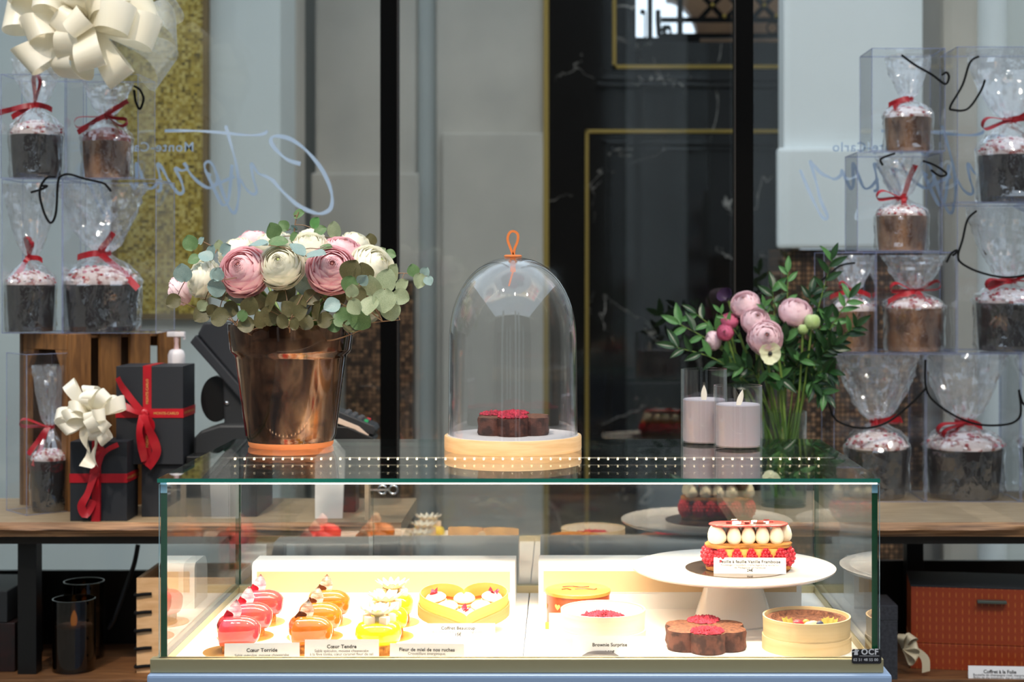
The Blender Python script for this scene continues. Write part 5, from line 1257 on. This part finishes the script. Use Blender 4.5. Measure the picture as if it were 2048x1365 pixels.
Y = 3.262; t = thing('laced_wooden_box', 'light wooden box with black cord lacing under the left table', 'box', (px(273, Y), Y, .685)); hh = pz(1157, Y) - .685
MB().box(0, .20, 0, .009, 0, hh).build('front_board', PLANK_WOOD, t, smooth=False, bevel=.001)
MB().box(0, .009, .009, .17, 0, hh).build('side_board', PLANK_WOOD, t, smooth=False, bevel=.001)
MB().box(.191, .20, .009, .17, 0, hh).build('side_board', PLANK_WOOD, t, smooth=False, bevel=.001)
MB().box(.009, .191, .161, .17, 0, hh).build('back_board', PLANK_WOOD, t, smooth=False, bevel=.001)
for y_ in (1189, 1225, 1261, 1297, 1333):
    z_ = pz(y_, Y) - .685
    MB().tube(smooth_path([(.031, -.002, z_ + .001), (.016, -.003, z_ + .0005), (0, -.003, z_ - .0015), (-.003, .006, z_ - .002), (-.002, .02, z_ - .001)], 4), .0032, 8, .0036).build('cord_stitch', CORD, t)
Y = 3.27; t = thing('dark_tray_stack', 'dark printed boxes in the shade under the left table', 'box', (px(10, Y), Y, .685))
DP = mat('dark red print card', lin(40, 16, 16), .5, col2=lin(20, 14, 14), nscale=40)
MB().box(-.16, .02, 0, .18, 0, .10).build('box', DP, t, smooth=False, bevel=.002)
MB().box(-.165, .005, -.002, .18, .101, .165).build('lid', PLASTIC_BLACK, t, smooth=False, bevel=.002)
tag(MB().tube(smooth_path([P(276, 1090, 3.45), P(268, 1130, 3.44), P(250, 1180, 3.43), P(228, 1240, 3.42), P(216, 1258, 3.42)], 6), .005, 8).build('cable', PLASTIC_BLACK), 'dark cable hanging beneath the left table top', 'cable')

def diamond():
    nt = NT('orange damask card'); b = nt.n('BsdfPrincipled'); b.inputs['Roughness'].default_value = .4
    tc = nt.n('TexCoord'); sp = nt.n('SeparateXYZ'); nt.l(tc.outputs['Object'], sp.inputs[0])
    u = nt.math('MULTIPLY', sp.outputs[0], 2 * PI / .026); v = nt.math('MULTIPLY', sp.outputs[2], 2 * PI / .034)
    f = nt.math('MULTIPLY', nt.math('COSINE', u), nt.math('COSINE', v)); g = nt.math('ABSOLUTE', nt.math('SINE', nt.math('MULTIPLY', u, 1.0)))
    k = nt.math('MULTIPLY', nt.math('MAXIMUM', nt.math('SUBTRACT', nt.math('ABSOLUTE', f), .35), 0), nt.math('MAXIMUM', nt.math('SUBTRACT', 1.0, nt.math('MULTIPLY', g, 2.4)), 0))
    nt.l(ramp(nt, k, [(0, lin(150, 58, 26)), (.5, lin(186, 104, 46))]), b.inputs['Base Color']); nt.surf(b.outputs[0]); return nt.m
Y = 3.30; x0 = px(1821, Y); t = thing('orange_gift_chest', 'orange patterned gift chest with black lid top and metal handle', 'gift box', (x0, Y, .685), (0, 0, R(-9)))
hh = .170; DM = diamond()
MB().box(0, .34, 0, .16, 0, .052).build('base_tray', DM, t, smooth=False, bevel=.001)
MB().box(.001, .339, .001, .159, .053, hh - .002).build('lid_sides', DM, t, smooth=False, bevel=.001)
MB().box(0, .34, 0, .16, hh - .002, hh + .001).build('lid_top', GIFT_BLACK, t, smooth=False, bevel=.0008)
MB().box(.132, .190, -.014, 0, hh - .030, hh - .024).build('handle', mat('grey metal handle', lin(96, 104, 96), .4, .6), t, smooth=False, bevel=.0015)
Y = 3.21
DM2 = mat('dark scalloped card', lin(58, 58, 64), .5, col2=lin(40, 40, 46), nscale=160, bump=.4, bscale=180)
t = thing('dark_gift_box', 'dark grey embossed gift box between the case and the orange chest', 'gift box', (px(1752, Y), Y, .685))
hh = pz(1212, Y) - .685
MB().box(-.05, .043, 0, .11, 0, hh - .03).build('box', DM2, t, smooth=False, bevel=.001)
MB().box(-.0505, .0435, -.0005, .1105, hh - .0295, hh).build('lid', DM2, t, smooth=False, bevel=.001)
bw = thing('beige_bow', 'beige ribbon bow lying against the dark grey gift box', 'bow', P(1806, 1298, 3.24))
for ang, L in ((62, .034), (15, .030), (-40, .034), (100, .03)):
    a = R(ang); d = Vector((math.cos(a), -.15, math.sin(a))).normalized(); y = Vector((0, -1, 0)); y = (y - d * y.dot(d)).normalized(); z = d.cross(y)
    q = (z * .75 + y * .66).normalized(); M = Matrix((d, q, d.cross(q))).transposed()
    link('ribbon_loop', loop_mesh('ribbon_loop', L, L * .38, .020, mat('beige satin', lin(206, 190, 160), .4) if ang == 62 else bpy.data.materials['beige satin'], .004), bw, None, M.to_quaternion())
q = smooth_path([P(x, y, 3.235) - bw.location for x, y in ((1808, 1296), (1830, 1300), (1850, 1318), (1852, 1345))], 4)
MB().strip(q, [Vector((.003, -.002, .006)) if i < 5 else Vector((.008, 0, .002)) for i in range(len(q))]).build('ribbon_tail', bpy.data.materials['beige satin'], bw, angle=180)
card('white price card reading Coffret à la Folie under the right table', 1938, 2062, 1334, 3.215, .685, [('Coffret à la Folie', 9.5, 1348, B, INK), ('Bouteille de champagne rosé, macarons', 6.6, 1353.5, 0, INK_SOFT), ('Boîte de dix macarons, thé et confiture', 6.6, 1359, 0, INK_SOFT), ('et chocolats « Signature »', 6.6, 1364.5, 0, INK_SOFT)], 8, -4)
# ------------------------------------------------------------------ flowers
def ranunculus_meshes(mt, heartm, open_=1.0):
    """unit-radius bloom facing +Z: four petal meshes by ring, one swirl of inner petals, one heart"""
    def petal(Rk, t0, t1, half, lift, flare, seed, nu=8, nv=7):
        def f(u, v):
            a = (u - .5) * 2 * half; q = (2 * u - 1)
            te = t1 - R(20) * q * q * abs(q); t = t0 + (te - t0) * v
            r = Rk * math.cos(t) * (1 + .05 * noise.noise(Vector((u * 3, v * 3, seed)))) + flare * v ** 4
            z = Rk * .86 * math.sin(t) + lift + .03 * noise.noise(Vector((u * 4, v * 2, seed + 5))) * v - flare * .4 * v ** 5
            return (r * math.cos(a), r * math.sin(a), z)
        return f
    rings = []
    for k, (Rk, cnt, t0, t1, half, lift, flare) in enumerate(((1.02, 5, -80, -28, .85, -.06, .10), (1.02, 5, -75, -12, .82, -.04, .09), (1.0, 6, -70, 2, .74, -.02, .07), (.96, 6, -60, 14, .72, .0, .06), (.90, 6, -50, 24, .70, .03, .05), (.82, 6, -40, 32, .70, .07, .04), (.73, 6, -35, 38, .70, .11, .03), (.64, 6, -30, 42, .70, .16, .025))):
        m = MB(); f = petal(Rk, R(t0), R(t1), half, lift, flare * open_, k * 3.1); m.grid(8, 7, f)
        rings.append((m.mesh('petal', mt, angle=180), cnt, k))
    m = MB()
    for k, Rk in enumerate((.54, .48, .425, .37, .32, .27, .22, .17, .12)):
        for j in range(4):
            te = 52 - k; f = petal(Rk, R(0), R(te), .95, .55 + .014 * k - Rk * .86 * math.sin(R(te)) + (.03 * math.sin(j * 2.1 + k)), .012, k + j * 2.3); b = len(m.v); m.grid(6, 3, f)
            m.xform(Matrix.Rotation(2 * PI * j / 4 + k * .7, 4, 'Z'), b)
    inner = m.mesh('inner_petals', mt, angle=180)
    m = MB(); m.ball((0, 0, .52), .07, .07, .10, 10, 6)
    for j in range(6): m.ball((.05 * math.cos(j), .05 * math.sin(j), .60), .02, .02, .04, 6, 4)
    return rings, inner, m.mesh('flower_heart', heartm, angle=180)
SETS = {'pink': ranunculus_meshes(PINK, HEART_ROSE), 'white': ranunculus_meshes(IVORY, HEART_GREEN), 'pale': ranunculus_meshes(PINK_PALE, HEART_ROSE, .6), 'deep': ranunculus_meshes(PINK_DEEP, HEART_ROSE, .3)}
def ranunculus(label, pos, r, axis, kind, base, seed, nring=8, group='ranunculus in the copper pot', stem_m=STEM):
    q = quat_z(axis, seed * 1.7); t = thing('ranunculus', label, 'flower', pos, q, group, r)
    rings, inner, hm = SETS[kind]
    for me, cnt, k in rings[:nring]:
        for j in range(cnt): link('petal', me, t, None, (0, 0, 2 * PI * j / cnt + k * .55 + .15 * math.sin(j * 5 + seed)))
    link('inner_petals', inner, t); link('flower_heart', hm, t)
    inv = (Matrix.Translation(pos) @ q.to_matrix().to_4x4() @ Matrix.Scale(r, 4)).inverted()
    p0 = Vector(pos) - Vector(axis).normalized() * r * .7; p2 = Vector(base); p1 = (p0 + p2) / 2 - Vector(axis).normalized() * r * .8
    MB().tube([inv @ p for p in smooth_path([p0, p1, p2], 5)], .0026 / r, 6).build('stem', stem_m, t)
    MB().lathe([(0, -.86), (.20, -.84), (.34, -.74), (.30, -.66)], 12).build('sepals', LEAF_FRESH, t)
    return t

PC = Vector((px(583, YP), YP, ZT + .200))
BL = [  # x, y, radius in pixels, depth, axis, kind, label
 (487, 541, 46, 2.672, (-.22, -1, .45), 'pink', 'big pink ranunculus facing front at the left of the bouquet'),
 (561, 531, 41, 2.664, (-.02, -1, .50), 'white', 'big white ranunculus facing front in the middle of the bouquet'),
 (663, 538, 44, 2.668, (.18, -1, .40), 'pink', 'big pink ranunculus facing front right of the bouquet centre'),
 (748, 533, 42, 2.705, (.75, -.75, .60), 'white', 'white ranunculus with green heart facing right'),
 (617, 494, 36, 2.720, (.05, -.62, .9), 'white', 'white ranunculus above the two front blooms'),
 (686, 503, 38, 2.740, (.30, -.5, 1), 'pink', 'pink ranunculus facing up behind the right pink bloom'),
 (711, 485, 27, 2.780, (.40, -.4, 1), 'white', 'small white ranunculus at the upper right of the bouquet'),
 (402, 556, 35, 2.715, (-.80, -.55, .30), 'white', 'white ranunculus seen from its side at the left'),
 (356, 583, 27, 2.765, (-1, -.30, -.30), 'pale', 'pale pink ranunculus drooping at the far left'),
 (470, 502, 33, 2.775, (-.50, -.4, 1), 'white', 'white ranunculus half hidden behind the left pink bloom'),
 (502, 484, 32, 2.840, (-.30, -.2, 1), 'pink', 'pink ranunculus at the back left of the bouquet'),
 (548, 487, 36, 2.815, (-.1, -.25, 1), 'white', 'white ranunculus at the back beneath the tall eucalyptus sprig'),
 (622, 474, 24, 2.860, (.05, -.1, 1), 'white', 'white ranunculus at the top back of the bouquet'),
 (720, 552, 32, 2.745, (.7, -.6, .2), 'pink', 'pink ranunculus half covered by eucalyptus on the right'),
]
for i, (x, y, r, Y, ax, kind, lab) in enumerate(BL):
    ranunculus(lab, P(x, y, Y), r * 1.1 * m_at(Y), ax, kind, PC + Vector((.02 * math.cos(i * 2.4), .02 * math.sin(i * 2.4), -.02)), i)

def leaf_mesh(name, mt, kind):
    if kind == 'round':
        def f(u, v):
            w = math.sin(PI * (.03 + .955 * v ** .92)) ** .62 * .50; q = 2 * u - 1
            return (q * w, v, .15 * abs(q) ** 1.4 * (1 - .4 * v) - .26 * (v - .35) ** 2 + .03 * math.sin(7 * v + 4 * q))
    else:
        def f(u, v):
            w = math.sin(PI * min(.02 + .96 * v ** .85, 1)) ** .9 * .19; q = 2 * u - 1
            return (q * w, v, .08 * abs(q) - .25 * v * v)
    m = MB(); m.grid(4, 7, f); return m.mesh(name, mt, angle=180)
LM = {(k, n): leaf_mesh('leaf', m_, k) for k in ('round', 'long') for n, m_ in (('blue', LEAF_BLUE), ('green', LEAF_GREEN), ('pale', LEAF_PALE), ('olive', LEAF_OLIVE), ('dark', LEAF_DARK), ('fresh', LEAF_FRESH))}
def place_leaf(t, kind, col, base, tip_dir, normal, size):
    y = Vector(tip_dir).normalized(); z = Vector(normal); z = (z - y * z.dot(y)); z = Vector((0, 0, 1)) if z.length < 1e-3 else z.normalized(); x = y.cross(z)
    link('leaf', LM[(kind, col)], t, base, Matrix((x, y, z)).transposed().to_quaternion(), size)
def branch(name, label, base, tip, leaves, stem_r=.0016, stem_m=STEM_BROWN, group='eucalyptus sprigs in the copper pot', bend=.03, mid=None):
    """leaves: (x, y, radius px, depth, colour, direction in degrees); round leaves drawn about their centre"""
    t = thing(name, label, 'sprig', base, group=group); base = Vector(base); tip = Vector(tip)
    md = (base + tip) / 2 + Vector((0, -.01, bend)) if mid is None else Vector(mid)
    path = smooth_path([base, md, tip], 8)
    MB().tube([p - base for p in path], stem_r, 6, stem_r * .5).build('stem', stem_m, t)
    rnd = random.Random(int(1000 * abs(tip.x)) + int(1000 * tip.z))
    for lf in leaves:
        x, y, r, Y, col, ang = lf[:6]
        c = P(x, y, Y); s = 1.75 * r * m_at(Y); a = R(ang); d = Vector((math.cos(a), rnd.uniform(-.6, .2), math.sin(a))).normalized()
        n_ = Vector((rnd.uniform(-.8, .8), -1, lf[6] if len(lf) > 6 else rnd.uniform(-.3, 1.0)))
        b = c - d * s * .5; near = min(path, key=lambda p: (p - b).length)
        place_leaf(t, 'round', col, b - base, d, n_, s)
        if (near - b).length > .004: MB().tube([near - base, (near + b) / 2 - base + Vector((0, 0, .002)), b - base], .0008, 5).build('leaf_stalk', stem_m, t)
    return t
EU = 'eucalyptus_sprig'
branch(EU, 'eucalyptus sprig rising at the upper left of the bouquet', PC, P(395, 478, 2.74), [(381, 486, 19, 2.735, 'green', 110), (403, 482, 10, 2.73, 'blue', 60), (388, 520, 15, 2.70, 'green', 200), (411, 514, 18, 2.69, 'blue', 150), (424, 505, 17, 2.70, 'blue', 80), (452, 500, 17, 2.70, 'blue', 40), (440, 492, 14, 2.74, 'pale', 100)])
branch(EU, 'eucalyptus sprig reaching out at the far left of the bouquet', PC, P(352, 600, 2.72), [(366, 546, 22, 2.68, 'blue', 95), (347, 603, 18, 2.69, 'olive', 205), (404, 630, 22, 2.70, 'olive', 215), (434, 549, 17, 2.655, 'blue', 60), (433, 575, 23, 2.66, 'blue', 170), (405, 612, 14, 2.70, 'pale', 230)], bend=-.01)
branch(EU, 'eucalyptus sprig with small leaves at the very top', PC, P(597, 424, 2.77), [(598, 429, 14, 2.77, 'green', 20), (631, 446, 14, 2.76, 'fresh', 65), (588, 456, 9, 2.765, 'blue', 140), (546, 462, 20, 2.78, 'green', 100), (567, 452, 14, 2.79, 'green', 130), (670, 460, 20, 2.80, 'pale', 100), (641, 462, 15, 2.79, 'green', 30), (742, 480, 15, 2.80, 'olive', 100)], bend=.06)
branch(EU, 'eucalyptus sprig threading between the front blooms', PC, P(600, 500, 2.66), [(517, 490, 23, 2.655, 'blue', 178, 2.6), (557, 486, 22, 2.67, 'green', 10, 1.4), (588, 474, 13, 2.68, 'green', 50, 1.2), (632, 511, 24, 2.635, 'blue', 12, 2.4), (614, 543, 24, 2.69, 'blue', 80, 0.4), (594, 500, 22, 2.64, 'blue', 135, 2.8), (652, 496, 15, 2.67, 'green', 10, 1.8), (437, 549, 15, 2.63, 'blue', 100, 0.1)], bend=.02)
branch(EU, 'eucalyptus sprig arching to the far right tip', PC, P(850, 548, 2.74), [(826, 541, 15, 2.72, 'green', 95), (838, 562, 18, 2.715, 'pale', 265), (850, 544, 12, 2.72, 'blue', 60), (857, 562, 12, 2.715, 'blue', 300), (789, 545, 21, 2.70, 'pale', 80), (764, 505, 13, 2.74, 'pale', 50), (780, 510, 14, 2.74, 'green', 350), (805, 572, 18, 2.69, 'pale', 45)], bend=.04)
branch(EU, 'broad pale eucalyptus sprig at the lower right of the bouquet', PC, P(800, 640, 2.64), [(702, 541, 26, 2.625, 'olive', 60), (727, 546, 24, 2.63, 'olive', 100), (700, 570, 21, 2.62, 'green', 250), (726, 560, 15, 2.60, 'blue', 40), (744, 572, 26, 2.61, 'pale', 100), (774, 562, 28, 2.61, 'pale', 80), (802, 594, 20, 2.60, 'pale', 340), (768, 602, 28, 2.59, 'pale', 270), (740, 612, 24, 2.585, 'pale', 250), (712, 590, 24, 2.61, 'olive', 110), (704, 582, 16, 2.59, 'pale', 80), (710, 614, 20, 2.59, 'pale', 300), (782, 622, 24, 2.60, 'pale', 280), (664, 612, 20, 2.60, 'blue', 200)], bend=.0)
branch(EU, 'eucalyptus sprig hanging over the right rim of the pot', PC, P(735, 655, 2.65), [(686, 636, 24, 2.645, 'green', 330), (722, 640, 26, 2.64, 'green', 320), (742, 634, 18, 2.65, 'olive', 20), (650, 642, 20, 2.65, 'olive', 200), (700, 655, 18, 2.64, 'olive', 340), (668, 652, 16, 2.65, 'green', 200)], bend=-.02)
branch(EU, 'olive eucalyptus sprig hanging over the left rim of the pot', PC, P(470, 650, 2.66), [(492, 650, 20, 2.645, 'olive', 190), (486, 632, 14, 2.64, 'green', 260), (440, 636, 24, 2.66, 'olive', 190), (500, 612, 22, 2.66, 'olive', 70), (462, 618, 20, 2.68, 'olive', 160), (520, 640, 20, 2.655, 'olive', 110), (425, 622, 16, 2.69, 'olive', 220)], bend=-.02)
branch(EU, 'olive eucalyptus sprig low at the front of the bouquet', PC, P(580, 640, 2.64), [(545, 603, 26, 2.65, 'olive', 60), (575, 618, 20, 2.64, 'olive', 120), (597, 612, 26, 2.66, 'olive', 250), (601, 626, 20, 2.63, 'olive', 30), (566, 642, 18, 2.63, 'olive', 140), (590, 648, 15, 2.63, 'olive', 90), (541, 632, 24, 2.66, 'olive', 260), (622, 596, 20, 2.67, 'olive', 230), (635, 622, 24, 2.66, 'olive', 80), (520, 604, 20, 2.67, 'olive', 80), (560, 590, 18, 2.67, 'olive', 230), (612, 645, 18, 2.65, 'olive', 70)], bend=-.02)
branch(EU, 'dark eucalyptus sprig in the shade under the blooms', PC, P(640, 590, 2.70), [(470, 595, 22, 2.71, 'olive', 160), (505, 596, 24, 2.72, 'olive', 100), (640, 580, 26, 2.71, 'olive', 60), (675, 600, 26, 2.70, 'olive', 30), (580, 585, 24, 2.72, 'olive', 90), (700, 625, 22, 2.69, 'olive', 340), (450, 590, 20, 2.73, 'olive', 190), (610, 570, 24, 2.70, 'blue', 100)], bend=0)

# vase with mixed bouquet on the right table
YV = 3.43; VX = px(1567, YV); k = m_at(YV)
vase = thing('glass_vase', 'clear glass cylinder vase of flowers on the right table', 'vase', (VX, YV, 1.0)); hv = pz(822, YV) - 1.0
MB().lathe([(46 * k, 0), (46 * k, hv), (44.5 * k, hv), (44.5 * k, .008), (0, .006)], 64).build('cylinder', VASE_GLASS, vase, angle=50)
MB().lathe([(0, 0), (46 * k, 0)], 48).build('bottom', VASE_GLASS, vase)
MB().lathe([(0, .009), (44 * k, .009), (44 * k, hv * .72), (0, hv * .72)], 48).build('water', WATER, vase, angle=50)
VB = Vector((VX, YV, 1.02))
VF = [(1490, 607, 29, 3.39, (-.3, -.8, .7), 'pale', 'pale pink ranunculus highest at the left of the vase', 5), (1592, 622, 33, 3.38, (.15, -.7, .9), 'pale', 'pale pink cup-shaped ranunculus at the right of the vase', 4),
      (1512, 641, 29, 3.36, (.1, -.9, .6), 'pale', 'pale pink ranunculus in the middle of the vase', 5), (1531, 674, 35, 3.34, (.0, -1, .25), 'pale', 'open pale pink ranunculus lowest in the vase', 5),
      (1450, 665, 17, 3.36, (-.2, -1, .2), 'deep', 'small round rosy ranunculus bud at the left of the vase', 5), (1460, 640, 18, 3.39, (.1, -.6, .9), 'deep', 'small magenta ranunculus above the rosy bud', 4),
      (1424, 682, 19, 3.39, (-1, -.5, -.1), 'pale', 'whitish ranunculus seen from its side at the far left of the vase', 4)]
for i, (x, y, r, Y, ax, kind, lab, nr) in enumerate(VF):
    ranunculus(lab, P(x, y, Y), r * m_at(Y), ax, kind, VB + Vector((.025 * math.cos(i * 2), .02 * math.sin(i * 2), 0)), i + 40, nr + 3, 'ranunculus in the glass vase')
# white anemone and buds
c = P(1540, 708, 3.325); q = quat_z((.0, -1, .12)); rr = 23 * m_at(3.325)
t = thing('anemone', 'creamy white anemone with black centre hanging at the front of the vase', 'flower', c, q, None, rr)
ap = MB(); ap.grid(6, 6, lambda u, v: ((.15 + .85 * v) * math.cos((u - .5) * 1.15 * (1 - .25 * v * v)), (.15 + .85 * v) * math.sin((u - .5) * 1.15 * (1 - .25 * v * v)), .35 * v ** 2 + .12 * abs(2 * u - 1) * v))
ap = ap.mesh('petal', leafmat('cream petal', lin(240, 238, 204), lin(226, 228, 186), .5, .3), angle=180)
for j in range(7): link('petal', ap, t, (0, 0, .03 * (j % 2)), (0, 0, 2 * PI * j / 7), 1.0 if j % 2 else .9)
MB().ball((0, 0, .14), .20, .20, .13, 12, 6).build('flower_heart', mat('black anemone heart', lin(20, 20, 22), .6), t)
inv = (Matrix.Translation(c) @ q.to_matrix().to_4x4() @ Matrix.Scale(rr, 4)).inverted()
MB().tube([inv @ p for p in smooth_path([c + Vector((0, .004, 0)), P(1560, 735, 3.36), VB + Vector((.01, -.02, .03))], 6)], .0028 / rr, 6).build('stem', STEM, t)
for x, y, r, lab in ((1606, 659, 10, 'small green ranunculus bud below the cup-shaped bloom'), (1624, 644, 15, 'greenish white bud at the right of the vase')):
    c = P(x, y, 3.35); r *= m_at(3.35); t = thing('flower_bud', lab, 'flower bud', c)
    m = MB()
    for j in range(5): m.ball((.35 * r * math.cos(j * 1.256), .35 * r * math.sin(j * 1.256), 0), r * .78, r * .78, r, 8, 6)
    m.build('bud', leafmat('greenish bud', lin(206, 220, 170), lin(178, 204, 130), .5, .3) if 'greenish bud' not in bpy.data.materials else bpy.data.materials['greenish bud'], t, angle=180)
    MB().tube([p - c for p in smooth_path([c, (c + VB) / 2 + Vector((.01, 0, .02)), VB], 5)], .0022, 6).build('stem', STEM, t)
c = P(1456, 600, 3.44)
t = thing('dark_bloom', 'dark aubergine bloom at the back of the vase bouquet', 'flower', c, quat_z((-.4, -.6, .5)), None, 24 * m_at(3.44))
for j in range(7): link('petal', ap.copy() if j == 0 else t.children[0].data, t, None, (0, R(-30), 2 * PI * j / 7))
t.children[0].data.materials[0] = PURPLE_DARK
inv = (Matrix.Translation(c) @ quat_z((-.4, -.6, .5)).to_matrix().to_4x4() @ Matrix.Scale(24 * m_at(3.44), 4)).inverted()
MB().tube([inv @ p for p in smooth_path([c, (c + VB) / 2 + Vector((0, .02, .03)), VB], 5)], .0026 / (24 * m_at(3.44)), 6).build('stem', STEM, t)
# thick arching green stems of the drooping flowers
for a, b_, cc in (((1475, 655), (1500, 690), (1540, 780)), ((1478, 668), (1515, 715), (1555, 790)), ((1485, 665), (1530, 690), (1562, 770))):
    pass
rnd = random.Random(77)
def foliage(label, tip, Y, col, n, size, mid=None, kind='long', depth_base=0.0):
    base = VB + Vector((rnd.uniform(-.025, .025), rnd.uniform(-.02, .02), rnd.uniform(0, .04)))
    tp = P(tip[0], tip[1], Y); mouth = Vector((VX + max(-.036, min(.036, (tp.x - VX) * .5)), YV + rnd.uniform(-.02, .02), 1.0 + hv + .01))
    path = smooth_path([base, mouth, (mouth + tp) / 2 + Vector((0, 0, .03)), tp], 7)
    t = thing('leafy_sprig', label, 'sprig', base, group='greenery in the glass vase')
    MB().tube([p - base for p in path], .0018, 6, .0008).build('stem', STEM, t)
    L = len(path); s0 = 9
    for j in range(n):
        f = s0 + (L - 1 - s0) * (j + .6) / n; i = min(int(f), L - 2); p = path[i].lerp(path[i + 1], f - i); d = (path[i + 1] - path[i]).normalized()
        sd = d.cross(Vector((0, -1, 0))).normalized() * (1 if j % 2 else -1)
        dr = (d * .75 + sd * .8 + Vector((0, rnd.uniform(-.5, .3), rnd.uniform(-.15, .25)))).normalized()
        place_leaf(t, kind, col if rnd.random() < .72 else 'fresh' if col == 'dark' else 'dark', p - base, dr, Vector((rnd.uniform(-.5, .5), -1, rnd.uniform(.0, .9))), size * rnd.uniform(.8, 1.15) * m_at(Y))
    place_leaf(t, kind, col, tp - base, (path[-1] - path[-3]), Vector((rnd.uniform(-.5, .5), -1, .4)), size * m_at(Y))
    return t
for lab, tip, Y, col, n, s in (
    ('leafy green sprig reaching furthest left from the vase', (1358, 648), 3.38, 'fresh', 7, 40), ('leafy sprig low at the left of the vase', (1352, 695), 3.36, 'dark', 7, 42), ('leafy sprig at the upper left of the vase', (1392, 628), 3.42, 'dark', 6, 34),
    ('leafy sprig standing tallest against the brown mosaic', (1576, 545), 3.44, 'fresh', 6, 34), ('leafy sprig left of the tallest one', (1545, 580), 3.46, 'dark', 7, 40), ('leafy sprig crossing the box with the red bow', (1664, 520), 3.38, 'dark', 9, 36),
    ('leafy sprig reaching the upper right of the vase', (1700, 596), 3.36, 'dark', 9, 38), ('leafy sprig reaching furthest right from the vase', (1712, 652), 3.34, 'dark', 9, 38), ('leafy sprig at the right of the vase', (1668, 690), 3.36, 'dark', 9, 40),
    ('leafy sprig low at the right of the vase', (1660, 745), 3.34, 'dark', 8, 40), ('leafy sprig hanging lowest at the right of the vase', (1650, 790), 3.36, 'dark', 7, 36), ('leafy sprig behind the cup-shaped bloom', (1622, 588), 3.45, 'dark', 8, 38),
    ('leafy sprig in the heart of the vase bouquet', (1570, 680), 3.37, 'dark', 8, 40), ('leafy sprig behind the anemone', (1600, 720), 3.36, 'dark', 9, 42), ('leafy sprig above the vase rim at left', (1480, 735), 3.37, 'dark', 7, 40), ('leafy sprig above the vase rim at right', (1625, 770), 3.38, 'dark', 8, 40), ('leafy sprig over the middle of the vase rim', (1560, 760), 3.36, 'dark', 7, 40),
    ('feathery green sprig beside the highest pink bloom', (1528, 610), 3.36, 'fresh', 8, 22), ('feathery green sprig above the rosy bud', (1440, 625), 3.37, 'fresh', 7, 22), ('leafy sprig between the pink blooms', (1560, 640), 3.40, 'dark', 8, 36), ('leafy sprig beside the greenish bud', (1650, 640), 3.40, 'dark', 9, 36)):
    foliage(lab, tip, Y, col, int(n * 1.5), s)
